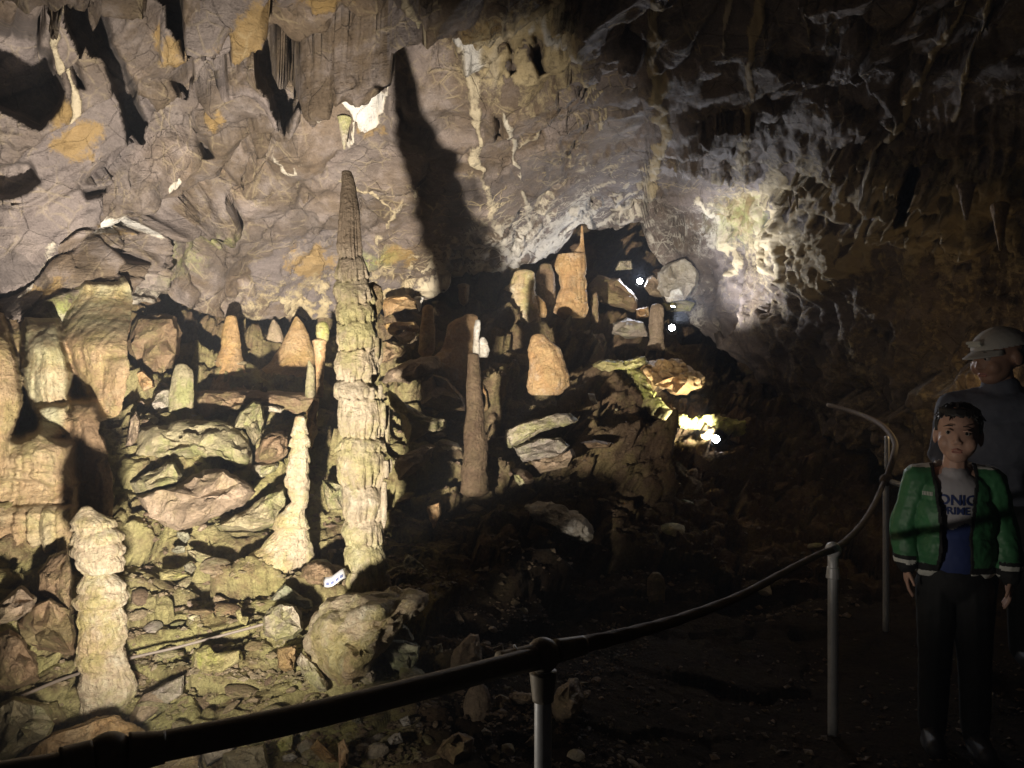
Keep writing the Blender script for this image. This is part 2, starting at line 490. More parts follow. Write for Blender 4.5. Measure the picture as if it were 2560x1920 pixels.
SLOTS = [   # deep joints between the roof blocks, polygon and depth of the recess
    ([(55, -30), (93, -30), (104, 25), (122, 65), (136, 105), (148, 135), (150, 152), (130, 148), (120, 110), (104, 72), (80, 55), (62, 25)], 1.5),
    ([(-60, 36), (28, 42), (48, 58), (62, 100), (60, 108), (40, 124), (20, 112), (-60, 90)], 1.6),
    ([(140, -60), (175, -60), (188, 18), (205, 42), (203, 66), (192, 73), (172, 40), (150, 8)], 1.3),
    ([(250, 60), (268, 53), (280, 60), (302, 72), (312, 98), (296, 110), (284, 116), (272, 92), (262, 72)], 0.9),
    ([(172, 98), (196, 84), (196, 100), (192, 122)], 0.5),
    ([(211, 24), (231, 10), (229, 48), (218, 42)], 0.7),
    ([(200, 138), (207, 146), (216, 161), (204, 165)], 0.4),
    ([(68, 68), (78, 72), (88, 92), (80, 92)], 0.4),
    ([(0, 166), (30, 160), (40, 178), (18, 195), (-40, 205), (-40, 170)], 0.45),
    ([(80, 190), (110, 186), (108, 197), (86, 200)], 0.25),
    ([(108, 249), (128, 250), (130, 262), (118, 262)], 0.25),
    ([(532, 41), (541, 44), (545, 75), (539, 82), (530, 60)], 0.5),
    ([(496, 113), (502, 118), (503, 133), (497, 134)], 0.3),
    ([(508, 43), (514, 55), (517, 80), (511, 84)], 0.25),
    ([(914, 160), (924, 166), (930, 188), (922, 202), (912, 190)], 0.6),
]
VEINS = [   # flowstone ribbons on the roof: polyline, half width, relief, whiteness
    ([(400, -60), (425, 0), (440, 25), (455, 50), (466, 78), (476, 98), (474, 125), (479, 160), (490, 200), (500, 232), (510, 268)], 5.5, 0.035, 0.2),
    ([(452, 40), (470, 62), (478, 80)], 10, 0.03, 0.9),
    ([(436, 30), (480, 42), (520, 36), (555, 20), (560, -40)], 6, 0.03, 0.2),
    ([(500, 0), (506, 20), (498, 45), (494, 70), (490, 98)], 4, 0.03, 0.2),
    ([(470, 20), (480, 45), (492, 50)], 4, 0.03, 0.2),
    ([(530, 42), (545, 38), (552, 60), (570, 55)], 5, 0.02, 0.9),
    ([(664, -60), (658, 0), (652, 30), (648, 75), (655, 105), (661, 128), (664, 140), (656, 160), (650, 185), (648, 208)], 7, 0.05, 0.0),
    ([(610, 30), (640, 22), (650, 45), (632, 40)], 4, 0.02, 0.0),
    ([(772, -60), (762, 0), (756, 35), (748, 68), (752, 90), (745, 130), (742, 165)], 6, 0.045, 0.0),
    ([(725, 0), (728, 30), (724, 60)], 3, 0.02, 0.3),
    ([(975, -40), (955, 20), (935, 55), (918, 90), (905, 118), (886, 138), (868, 160)], 4.5, 0.06, 0.0),
    ([(995, -40), (985, 20), (974, 55), (965, 95), (956, 118)], 4, 0.06, 0.0),
    ([(566, 30), (580, 62), (590, 100), (592, 120)], 3.5, 0.03, 0.1),
    ([(505, 110), (512, 150), (520, 178), (528, 205), (537, 232)], 3.2, 0.03, 0.5),
    ([(520, 150), (545, 132), (552, 118)], 3.2, 0.03, 0.2),
    ([(596, 130), (600, 105), (604, 122), (598, 136)], 2.5, 0.03, 0.1),
    ([(318, 70), (346, 67), (378, 60)], 2, 0.01, 0.6),
    ([(366, 62), (376, 80), (386, 100), (382, 116), (356, 128), (346, 146)], 2.6, 0.015, 0.6),
    ([(340, 124), (352, 130), (384, 114)], 6, 0.05, 0.9),
    ([(340, 178), (366, 190), (392, 205), (398, 210), (386, 228), (374, 246)], 3.2, 0.02, 0.1),
    ([(398, 208), (412, 196), (420, 180)], 2, 0.015, 0.2),
    ([(275, 165), (288, 175), (305, 158)], 3, 0.01, 0.5),
    ([(112, 228), (138, 222), (150, 232)], 7, 0.02, 0.8),
    ([(166, 186), (178, 182)], 5, 0.02, 0.6),
    ([(700, 180), (735, 172), (770, 164), (800, 158)], 2, 0.02, 0.2),
    ([(862, 262), (880, 240), (906, 215), (930, 188), (940, 176)], 9, 0.12, 0.0),
    ([(876, 150), (880, 176), (886, 196)], 4, 0.08, 0.6),
    ([(946, 176), (958, 200), (944, 216)], 8, 0.10, 0.1),
    ([(940, 210), (960, 228), (975, 250)], 6, 0.08, 0.1),
    ([(55, 40), (66, 75), (74, 102), (72, 118)], 5, 0.05, 0.2),
    ([(0, 5), (40, 14), (70, 24), (88, 60)], 4, 0.04, 0.1),
    ([(0, 300), (25, 262), (50, 240)], 4, 0.03, 0.5),
    ([(640, 215), (622, 206), (612, 196)], 3, 0.03, 0.2),
    ([(700, 205), (722, 236), (740, 258), (736, 276)], 4, 0.05, 0.1),
    ([(752, 200), (770, 235), (766, 262)], 4, 0.05, 0.1),
]
OCHRE = [(78, 146, 38, 26), (250, 18, 40, 26), (312, 262, 34, 30), (36, 282, 40, 20), (120, 228, 32, 8), (190, 38, 18, 30), (182, 76, 14, 10),
         (365, 132, 22, 14), (60, 115, 24, 18), (470, 35, 60, 34), (215, 130, 16, 20), (320, 20, 40, 20), (400, 260, 30, 14), (740, 215, 38, 24), (172, 60, 22, 30)]
MOSS = [(185, 258, 26, 22), (60, 312, 26, 20), (215, 228, 30, 16), (372, 262, 30, 14), (742, 222, 40, 26), (170, 275, 26, 14)]

# region functions: how blocky / rough each part of the roof is
def ellipse_sum(u, v, L):
    r = np.zeros(u.shape)
    for (a, b, ra, rb) in L:
        r = np.maximum(r, 1.15 - np.hypot((u - a) / ra, (v - b) / rb))
    return np.clip(r, 0, 1)

def build_ceiling():
    us = np.arange(-300, 1321, 2.2)
    nmain = 260
    lip = np.interp(us, lu, lv)
    jag = 4.0 * perlin(np.stack([us / 23, us * 0, us * 0 + 3.3], -1)) + 3.5 * perlin(np.stack([us / 8, us * 0 + 9, us * 0], -1)) + 1.5 * perlin(np.stack([us / 3.5, us * 0 + 4, us * 0], -1))
    lip = lip + jag * np.where(us < 700, 1.0, 1.7)
    t = np.linspace(0, 1, nmain) ** 0.92
    U = np.broadcast_to(us, (nmain, len(us))).copy()
    V = -260 + t[:, None] * (lip + 260)[None]
    D = ceil_depth(U, V)
    W = unproj(U, V, D)
    # normals toward the viewer
    du = np.gradient(W, axis=1); dv = np.gradient(W, axis=0)
    N = np.cross(du, dv)
    N /= np.linalg.norm(N, axis=-1)[..., None] + 1e-9
    N = np.where(((CAM - W) * N).sum(-1)[..., None] < 0, -N, N)
    # pixel warp so that painted outlines wander
    q = W * 2.2
    wu = U + 7 * perlin(q * 2.0 + 5) + 3 * perlin(q * 6 + 2)
    wv = V + 7 * perlin(q * 2.0 + 55) + 3 * perlin(q * 6 + 22)
    disp = np.zeros(U.shape)
    left = sstep(540, 320, wu) * sstep(400, 270, wv + 0.12 * wu)      # jointed blocks, upper left
    right = sstep(620, 800, wu) * sstep(60, 220, wv)                  # crusted wall, right
    mid = np.clip(1 - left - right, 0, 1)
    # faceted blocks, long axis along the bedding (rising to the right)
    a0 = R(27)
    ru = (U * math.cos(a0) - V * math.sin(a0)); rv = (U * math.sin(a0) + V * math.cos(a0))
    plane = sstep(-25, 30, poly_sd(wu, wv, [(178, 255), (330, 150), (420, 140), (600, 130), (660, 190), (590, 240), (480, 290), (330, 330), (250, 335), (190, 315)]))
    for k, (lu_, lv_, amp, ed) in enumerate(((270.0, 120.0, 0.46, 0.26), (115.0, 52.0, 0.20, 0.24), (44.0, 22.0, 0.030, 0.14))):
        wq = 0.30 * np.stack([perlin(W * 2.2 + k), perlin(W * 2.2 + 9 + k), 0 * U], -1) + 0.10 * np.stack([perlin(W * 7 + k), perlin(W * 7 + 9 + k), 0 * U], -1)
        pp = np.stack([ru / lu_, rv / lv_, 0 * U + 0.37 + k * 3.1], -1) + wq + 11.3
        f1, f2, rid, off = worley(pp)
        rr = _rnd[rid]
        fac = 0.28 * (rr[..., 3] - 0.5) + 2.7 * ((off[..., :2] * (rr[..., :2] - 0.5)).sum(-1))
        tint = (rr[..., 3] if k == 0 else 0.45 * tint + 0.55 * rr[..., 3]) if k < 2 else tint
        disp += amp * (fac - ed * sstep(0.07, 0.0, f2 - f1)) * (0.85 * left + 0.42 * mid + 0.30 * right) * ((1 - 0.55 * plane) if k == 0 else (1 - 0.85 * plane))
    # plated roof with gentle steps
    f = fbm(np.stack([W[..., 0] * 1.1, W[..., 1] * 0.9, W[..., 2] * 2.5], -1), 5, 0.5)
    stepf = np.floor(f * 7) / 7 + 0.25 * f
    disp += 0.06 * stepf * (mid + 0.3 * left)
    disp += (0.010 + 0.016 * right) * fbm(W * 3.2, 5, 0.6)
    disp += (0.005 + 0.006 * right) * fbm(W * 11, 4, 0.65)
    # right wall: hanging crust, stretched down the wall
    st = np.stack([U / 16.0, V / 62.0, U * 0 + 2.2], -1)
    dr = fbm(st + 0.6 * np.stack([perlin(W * 2), perlin(W * 2 + 7), perlin(W * 2 + 3)], -1), 4, 0.55, True)
    disp += right * (0.09 * dr + 0.14 * fbm(W * 1.6, 4, 0.55))
    lump = fbm(W * 2.4, 5, 0.6, True)
    disp += right * sstep(200, 330, wv) * 0.13 * lump
    # curtains
    CURT = [[(778, 214), (800, 208), (842, 222), (862, 238), (858, 292), (830, 300), (800, 290), (775, 275), (768, 240)],
            [(868, 158), (905, 162), (965, 165), (1012, 158), (1040, 200), (1000, 215), (985, 250), (955, 262), (930, 235), (905, 240), (880, 195)]]
    curt = np.zeros(U.shape)
    for c in CURT:
        curt = np.maximum(curt, sstep(-6, 8, poly_sd(wu, wv, c)))
    ft = np.stack([U / 5.2 + 1.2 * perlin(W * 2.5), V / 75.0, U * 0 + 7.7], -1)
    flute = fbm(ft, 3, 0.6, True)
    disp += curt * (0.08 + 0.08 * flute)
    # ribbons
    calc = np.zeros(U.shape); white = np.zeros(U.shape)
    for pl, hw, rel, wh in VEINS:
        wid = hw * np.clip(0.85 + 0.9 * perlin(W * 3.5 + 3 + hw) + 0.4 * perlin(W * 9), 0.3 if rel >= 0.045 else 0.1, 1.9)
        dd = polyline_dist(wu, wv, pl)
        m = sstep(wid * 1.5, wid * 0.4, dd)
        calc = np.maximum(calc, m * (0.66 + 0.22 * wh + (0.35 * perlin(W * 5) if rel < 0.045 else 0.25)))
        white = np.maximum(white, m * wh)
        disp += 0.8 * rel * m * (0.7 + 1.0 * fbm(W * 9, 3))
    calc = np.maximum(calc, curt * (0.45 + 0.55 * flute) * 0.95)
    sq = fbm(np.stack([U / 13.0 + 1.5 * perlin(W * 1.6 + 4), V / 120.0, 0 * U + 6.1], -1), 3, 0.6, True)
    sden = sstep(0.02, 0.35, fbm(W * 0.9 + 40, 3)) * sstep(420, 520, U) * sstep(300, 240, V)
    streak = sstep(0.50, 0.74, sq) * sden
    calc = np.maximum(calc, streak * (0.62 + 0.3 * perlin(W * 6)))
    disp += 0.025 * streak
    dens = np.exp(-((U - 515) / 90) ** 2 - ((V - 55) / 60) ** 2)
    rid = fbm(np.stack([U / 24, V / 55, U * 0 + 1.1], -1) + 0.7 * np.stack([perlin(W * 2), perlin(W * 2 + 3), perlin(W * 2 + 8)], -1), 4, 0.6, True)
    calc = np.maximum(calc, dens * sstep(0.12, 0.5, rid) * 0.95)
    disp += dens * 0.05 * rid
    calc = np.maximum(calc, right * sstep(0.25, 0.6, dr) * (0.5 + 0.35 * sstep(300, 200, V)))
    # lower band of the roof: white crust and veins
    lipd = (lip[None] - V)
    band = sstep(95, 5, lipd) * sstep(120, 330, U) * sstep(720, 560, U)
    calc = np.maximum(calc, band * sstep(0.15, 0.6, fbm(W * 2.6, 5, 0.6, True)) * 0.75)
    white = np.maximum(white, band * sstep(380, 520, U) * 0.9)
    vline = fbm(W * 3.4 + 17 + 0.4 * np.stack([perlin(W * 5), perlin(W * 5 + 4), perlin(W * 5 + 8)], -1), 4, 0.65, True)
    calc = np.maximum(calc, sstep(130, 20, lipd) * sstep(370, 430, U) * sstep(690, 640, U) * sstep(0.50, 0.78, vline) * 0.95)
    white = np.maximum(white, sstep(560, 620, U) * sstep(740, 700, U) * sstep(190, 230, V) * 0.7)
    patch = sstep(-26, 22, poly_sd(wu, wv, [(684, 218), (705, 202), (735, 194), (760, 204), (768, 235), (750, 262), (726, 256), (700, 250)]))
    calc = np.maximum(calc, patch * (0.62 + 0.5 * fbm(W * 6, 4)))
    calc = np.maximum(calc, sstep(600, 640, U) * sstep(740, 700, U) * sstep(180, 230, V) * (0.38 + 0.5 * fbm(W * 5, 4)))
    lleft = sstep(40, 4, lipd) * sstep(280, 60, U) * sstep(20, 60, U)
    calc = np.maximum(calc, lleft * 0.8); white = np.maximum(white, lleft * 0.6)
    ochre = np.maximum(ellipse_sum(wu, wv, OCHRE), 0.0)
    moss = ellipse_sum(wu, wv, MOSS)
    veins = 0.30 + 0.9 * sstep(150, 240, V) * sstep(220, 380, U) * (1 - left) * sstep(760, 640, U) + 0.25 * mid
    # joints, cut away from the viewer along the ray
    for poly, dep in SLOTS:
        m = sstep(-2.0, 4.0, poly_sd(U + 4 * perlin(W * 5) + 2 * perlin(W * 14), V + 4 * perlin(W * 5 + 40) + 2 * perlin(W * 14 + 9), poly))
        Wd = W + N * disp[..., None]
        disp = disp * (1 - 0.6 * m)
        ray = (W - CAM); ray /= np.linalg.norm(ray, axis=-1)[..., None]
        W = W + ray * (m * dep)[..., None]
        ochre *= 1 - m
        calc *= 1 - 0.7 * m
    W = W + N * disp[..., None]
    # rolled lip and the hidden rock behind it
    last = W[-1]
    rows = []
    for k in range(1, 22):
        s = k / 21.0
        back = 1.6 * s
        up = 0.10 * math.sin(min(1, s * 3) * math.pi / 2) + 0.55 * s
        off = np.stack([last[:, 0] * 0.10 * s, np.full(len(us), back), np.full(len(us), up)], -1)
        nn = 0.05 * fbm(np.stack([us / 20, us * 0 + k * 0.5, us * 0], -1), 3)
        rows.append(last + off + nn[:, None])
    tail = np.stack(rows)
    # roof carried on overhead and behind the viewer
    top = W[0]
    heads = []
    for k in range(14, 0, -1):
        s = k / 14.0
        tgt = np.stack([top[:, 0] * (1 + 0.5 * s), top[:, 1] - 4.5 * s, top[:, 2] + 0.5 * math.sin(s * math.pi)], -1)
        heads.append(tgt + 0.12 * fbm(tgt * 0.9, 4)[:, None])
    head = np.stack(heads)
    pts = np.concatenate([head, W, tail], 0)
    def pad(a):
        return np.concatenate([np.repeat(a[:1], len(heads), 0), a, np.repeat(a[-1:], len(rows), 0)], 0)
    me = grid_mesh("cave_ceiling", pts, {"calcite": pad(calc), "white": pad(white), "ochre": pad(ochre), "moss": pad(moss), "veins": pad(veins), "tint": pad(tint)}, M['ceiling'])
    link("cave_ceiling", me, kind='structure')

build_ceiling()

# ================================================================== CAVE FLOOR
FLOOR = [(-300, 1000, 1.75), (109, 1000, 2.0), (350, 1000, 1.9), (512, 1000, 1.7), (700, 1000, 1.66), (1300, 1000, 1.66),
         (-300, 768, 2.2), (0, 768, 2.5), (256, 768, 2.4), (512, 768, 2.3), (640, 768, 2.5), (740, 768, 2.67), (1024, 768, 2.67), (1300, 768, 2.67),
         (100, 700, 2.93), (256, 690, 2.9), (400, 690, 2.75), (540, 700, 2.9), (700, 690, 3.35), (900, 690, 3.35), (1300, 690, 3.35),
         (-300, 600, 2.5), (0, 600, 2.9), (100, 600, 3.4), (200, 600, 3.6), (365, 600, 3.45), (520, 600, 3.95), (650, 600, 4.6), (800, 600, 4.75), (1000, 600, 4.75), (1300, 600, 4.75),
         (0, 520, 3.3), (100, 520, 3.8), (250, 520, 4.3), (400, 520, 4.6), (550, 520, 5.2), (700, 520, 5.8), (850, 520, 6.2), (1000, 520, 6.6), (1300, 520, 6.6),
         (-300, 450, 3.2), (0, 450, 3.8), (120, 450, 4.5), (250, 450, 5.0), (400, 450, 5.4), (550, 450, 5.8), (700, 450, 6.6), (850, 450, 7.2), (1000, 450, 7.4),
         (0, 400, 4.2), (140, 400, 5.2), (250, 400, 5.7), (400, 400, 5.9), (550, 400, 6.4), (700, 400, 7.5), (850, 400, 8.2), (1024, 400, 8.4),
         (0, 330, 5.2), (100, 340, 5.8), (160, 345, 6.3), (250, 350, 6.9), (400, 350, 7.1), (550, 350, 7.5), (650, 350, 8.7), (720, 350, 9.3), (850, 350, 9.6),
         (160, 290, 6.8), (250, 300, 7.7), (400, 300, 8.0), (550, 300, 8.5), (640, 300, 10.0), (750, 300, 10.6),
         (250, 240, 8.6), (550, 240, 9.6), (630, 240, 11.6), (750, 240, 11.6), (-300, 300, 4.6), (-300, 150, 5.6), (100, 150, 8.5), (512, 150, 10.5), (800, 150, 11.5), (1300, 300, 9), (1300, 150, 10)]
floor_depth = tps(FLOOR)

def build_floor():
    us = np.arange(-300, 1321, 2.2)
    vs = np.concatenate([np.arange(150, 780, 2.0), np.arange(780, 1001, 8.0)])
    U, V = np.meshgrid(us, vs)
    D = floor_depth(U, V)
    W = unproj(U, V, D)
    du = np.gradient(W, axis=1); dv = np.gradient(W, axis=0)
    N = np.cross(du, dv)
    N /= np.linalg.norm(N, axis=-1)[..., None] + 1e-9
    N = np.where(((CAM - W) * N).sum(-1)[..., None] < 0, -N, N)
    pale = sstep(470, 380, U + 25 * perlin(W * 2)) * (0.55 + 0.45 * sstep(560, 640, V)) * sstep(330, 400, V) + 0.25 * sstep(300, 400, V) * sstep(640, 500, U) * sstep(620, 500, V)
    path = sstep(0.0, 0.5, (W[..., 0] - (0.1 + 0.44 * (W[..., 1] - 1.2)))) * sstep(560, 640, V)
    rubble = 1 - path
    disp = np.zeros(U.shape)
    for k, (sc, amp) in enumerate(((1.3, 0.20), (3.0, 0.10), (7.5, 0.040))):
        pp = W * np.array([0.75, 1.0, 2.2]) * sc + 0.12 * np.stack([perlin(W * 3), perlin(W * 3 + 9), perlin(W * 3 + 31)], -1) + 3.1 + k
        f1, f2, rid, off = worley(pp)
        rr = _rnd[rid]
        disp += amp * (0.45 * (rr[..., 3] - 0.5) + 2.0 * (off * (rr[..., :3] - 0.5)).sum(-1) - 0.2 * sstep(0.08, 0, f2 - f1))
    lay = fbm(np.stack([W[..., 0] * 1.3, W[..., 1] * 1.3, W[..., 2] * 11], -1), 5, 0.6, True)
    disp += 0.09 * lay * sstep(560, 470, V)
    disp += 0.014 * fbm(W * 8, 4, 0.6)
    disp = disp * (0.10 + 0.90 * rubble) * (1 - 0.75 * sstep(430, 560, U) * sstep(560, 650, V)) * np.clip(D / 4.0, 0.55, 1.5)
    W = W + N * disp[..., None]
    me = grid_mesh("cave_floor", W, {"pale": np.clip(pale, 0, 1) * (1 - path) - np.maximum(path, 0.95 * sstep(400, 500, U + 0.45 * (V - 640)) * sstep(520, 600, V + 25 * perlin(W * 1.5)))}, M['floor'])  # negative pale: darkness of the unlit path and lower slope put into the colour
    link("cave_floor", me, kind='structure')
    return W

floor_pts = build_floor()
_fl_us = np.arange(-300, 1321, 2.2)
def floor_at(u, v):
    """point of the finished floor seen at a pixel (coarse)"""
    iu = int(np.clip((u + 300) / 2.2, 0, len(_fl_us) - 1))
    iv = int(np.clip((v - 150) / 2.0, 0, 314))
    return floor_pts[iv, iu]

def floor_y(u, v):
    iu = int(np.clip((u + 300) / 2.2, 2, len(_fl_us) - 3)); iv = int(np.clip((v - 150) / 2.0, 2, 312))
    return float(np.percentile(floor_pts[iv - 2:iv + 3, iu - 2:iu + 3, 1], 30))

# ================================================================== STALAGMITES
def stalag_mesh(name, prof, d, mat, n=84, tiers=(), finger=0.22, bulge=0.10, rough=0.06, flat=0.9, dtop=None, seed=0, nf=11, topflat=0.35, hang=False, skirt=True):
    """prof: rows (v, u left, u right); tiers: v of each shelf's lower edge"""
    prof = sorted(prof)
    pv = np.array([p[0] for p in prof], float)
    v0, v1 = pv[0], pv[-1]
    rows = max(24, int((v1 - v0) / 1.3))
    vv = np.linspace(v0, v1, rows)
    ul = np.interp(vv, pv, [p[1] for p in prof]); ur = np.interp(vv, pv, [p[2] for p in prof])
    dd = np.full(rows, float(d)) if dtop is None else np.interp(vv, [v0, v1], [dtop, d])
    rad = (ur - ul) / 2 * dd / FPX
    cx = ((ul + ur) / 2 - 512) / FPX * dd
    cz = 1.35 - (vv - 384) / FPX * dd
    bend = perlin(np.stack([vv / 28.0, vv * 0 + seed * 3.1, vv * 0 + 0.7], -1))
    rough = max(rough, 0.085)
    cx = cx + rad * (0.10 if not tiers else 0.05) * bend
    th = np.linspace(0, 2 * np.pi, n, endpoint=False)
    T, Rr = np.meshgrid(th, rad)
    C = np.stack([np.broadcast_to(cx[:, None], T.shape), np.broadcast_to(dd[:, None], T.shape), np.broadcast_to(cz[:, None], T.shape)], -1)
    dirs = np.stack([np.cos(T), np.sin(T) * flat, np.zeros(T.shape)], -1)
    base = C + dirs * Rr[..., None]
    s = float(seed) * 13.7
    mod = np.full(T.shape, 1.0 / (1.0 + (0.75 * bulge if tiers else 0.0) + 0.25 * rough))
    edges = [v0] + sorted(tiers) + [v1]
    if tiers:
        wob = 5.0 * perlin(np.stack([np.cos(T) * 1.1 + s, np.sin(T) * 1.1, np.broadcast_to(vv[:, None] / 60, T.shape)], -1))
        VV = vv[:, None] + wob
        for k in range(len(edges) - 1):
            a, b = edges[k], edges[k + 1]
            t = (VV - a) / (b - a)
            on = (t >= 0) & (t < 1)
            tt = np.clip(t, 0, 1)
            sh = np.sin(np.clip(tt * 1.6, 0, 1) * np.pi / 2) - 0.85 * sstep(0.90, 1.0, tt)
            ph = 6.28 * _rnd[(k * 37 + seed * 11) % 256, 0]
            cnt = nf + int(4 * (_rnd[(k * 17 + seed * 5) % 256, 1] - 0.5))
            ang = T * cnt / 2 + ph + 1.6 * perlin(np.stack([np.cos(T) * 1.7, np.sin(T) * 1.7, np.full(T.shape, k * 3.1 + s)], -1))
            grv = 1 - np.abs(np.sin(ang)) ** 0.55
            ln = 0.35 + 0.5 * _rnd[((k * 29 + seed * 7) + (np.floor(ang / np.pi).astype(int) * 13)) % 256, 2]
            g = finger * grv * sstep(0.25, 0.95, tt) + finger * 0.7 * sstep(ln, ln + 0.2, tt) * sstep(0.4, 0.6, _rnd[(np.floor(ang / np.pi).astype(int) * 7 + k * 3) % 256, 3]) * 0.6
            bk = bulge * (0.45 + 1.1 * _rnd[(k * 41 + seed * 3) % 256, 2])
            mod = np.where(on, (1 + bk * sh - g) / (1.0 + 0.75 * bulge + 0.25 * rough), mod)
    q = base * (1.0 / max(0.03, rad.mean()))
    mod += rough * fbm(q * 1.1 + s, 4, 0.55) * 1.6
    mod += rough * 0.5 * fbm(q * np.array([3.2, 3.2, 6.0]) + s, 3, 0.6)
    lump = perlin(np.stack([np.cos(T) * 0.8 + s, np.sin(T) * 0.8, np.broadcast_to(vv[:, None] / (9 + 0.10 * (v1 - v0)), T.shape)], -1))
    mod += (0.9 if not tiers else 0.35) * rough * lump
    vert = fbm(np.stack([np.cos(T) * 4.5 + s, np.sin(T) * 4.5, np.broadcast_to(vv[:, None] / 45, T.shape)], -1), 3, 0.6, True)
    mod += rough * 0.6 * vert
    pts = C + dirs * (Rr * mod)[..., None]
    # closed ends
    tr = rad[0]
    caps = []
    for f, up in ((0.0, topflat), (0.35, topflat * 0.95), (0.75, topflat * 0.55)):
        caps.append(C[0] + dirs[0] * (tr * f * mod[0])[..., None] + np.array([0, 0, tr * up]))
    bot = []
    for f in (0.8, 0.0):
        bot.append(C[-1] + dirs[-1] * (rad[-1] * f) - np.array([0, 0, (0.02 if not hang else rad[-1] * (1 - f) * 0.7)]))
    pts = np.concatenate([np.stack(caps), pts, np.stack(bot)], 0)
    pts = np.concatenate([pts, pts[:, :1]], 1)
    return grid_mesh(name, pts, None, mat)

def stalagmite(label, prof, d, mat, group=None, name="stalagmite", cat="stalagmite", **kw):
    me = stalag_mesh(name, prof, d, mat, **kw)
    o = link(name, me, None, label, cat, group)
    return recenter(o)

def Z(zone, pts):
    ox, oy, s = {0: (0, 0, 2.1602), 1: (0, 0, 6.48), 2: (341.2, 0, 6.48), 3: (682.4, 0, 6.48), 4: (0, 256, 6.48), 5: (341.2, 256, 6.48), 6: (682.4, 256, 6.48),
                 7: (0, 512, 6.48), 8: (341.2, 512, 6.48), 9: (682.4, 512, 6.48), 10: (384, 280, 12.57), 11: (0, 384, 8.64)}[zone]
    return [(ox + x / s, oy + y / s) for x, y in pts]

def ZP(zone, rows):
    o = []
    for (y, xl, xr) in rows:
        (a, v), (b, _) = Z(zone, [(xl, y), (xr, y)])
        o.append((v, a, b))
    return o

MAIN = [(172, 341, 352), (177, 341, 354), (186, 341, 356), (210, 340, 359), (250, 338, 363), (280, 336, 369), (290, 335, 372), (305, 335, 375), (320, 336, 377), (345, 337, 379),
        (355, 336, 377), (372, 335, 378), (383, 335, 374), (400, 337, 386), (425, 337, 387), (440, 340, 385), (450, 334, 386), (475, 338, 385), (485, 341, 382),
        (500, 343, 386), (530, 342, 381), (545, 345, 383), (565, 347, 386), (575, 348, 389), (592, 345, 393)]
tall = empty("tall_stalagmite", P(369, 592, 3.45), "tallest stalagmite, a slender tiered column with drip fingers and a dark pointed top", "stalagmite")
def child(o, parent):
    o.parent = parent
    o.location = Vector(o.location) - Vector(parent.location)
    return o
trunk = recenter(link("trunk", stalag_mesh("trunk", MAIN, 3.45, M['tallstal'], n=150, tiers=(258, 281, 305, 324, 352, 383, 400, 440, 452, 486, 520, 545, 572), finger=0.36, bulge=0.17, rough=0.06, seed=3, nf=15, topflat=0.25)))
child(trunk, tall)
for (u, v, l, r, dz) in ((383, 418, 30, 3.0, -0.05), (387, 424, 36, 2.6, 0.0), (380, 352, 26, 3.0, -0.06), (377, 350, 24, 2.6, -0.1), (386, 470, 18, 3.2, -0.03), (390, 466, 14, 2.4, 0.0),
                         (384, 505, 46, 3.4, -0.08), (380, 392, 14, 3.0, -0.08), (372, 394, 12, 3.0, -0.14), (366, 393, 10, 3.0, -0.16)):
    me = stalag_mesh("drip", [(v - l * 0.5, u - r * 0.8, u + r * 0.8), (v, u - r, u + r), (v + l * 0.35, u - r * 0.8, u + r * 0.8), (v + l * 0.5, u - r * 0.25, u + r * 0.25)], 3.45 + dz, M['greystal'], n=14, rough=0.12, hang=True, seed=int(u))
    child(recenter(link("drip", me)), tall)
me = stalag_mesh("knob", [(283, 370, 376), (287, 366, 381), (296, 364, 383), (308, 366, 381), (318, 368, 378)], 3.5, M['brown'], n=40, rough=0.2, seed=5)
child(recenter(link("knob", me)), tall)

LEFTP = [(508, 80, 92), (513, 76, 97), (521, 75, 112), (535, 74, 119), (548, 74, 121), (560, 77, 123), (571, 83, 122), (574, 84, 110), (584, 79, 125), (598, 77, 124), (607, 80, 121),
         (620, 78, 125), (635, 80, 126), (648, 78, 123), (658, 77, 125), (669, 82, 129), (682, 80, 132), (697, 82, 132), (712, 81, 130)]
stalagmite("stout cream and green stalagmite with a knobbed cracked head, nearest the handrail at left", LEFTP, 2.9, M['cream'], n=120, tiers=(530, 543, 556, 572, 590, 606, 622, 650, 668), finger=0.12, bulge=0.16, rough=0.12, seed=8, nf=9)

THIN = ZP(4, [(1045, 1908, 1976), (1100, 1905, 1978), (1180, 1885, 2000), (1250, 1882, 2000), (1340, 1862, 2005), (1400, 1850, 2004), (1480, 1850, 2004), (1560, 1880, 2000), (1590, 1890, 1996)]) + ZP(7, [(20, 1800, 1975), (95, 1775, 1985), (120, 1768, 2010)]) + [(546, 262, 311), (560, 244, 311), (576, 238, 300), (584, 240, 292)]
stalagmite("thin knotted cream stalagmite on a ribbed flowstone apron, left of the tallest one", THIN, 3.95, M['cream'], n=90, tiers=(436, 447, 463, 476, 490, 508, 528), finger=0.10, bulge=0.26, rough=0.11, seed=12, nf=8)

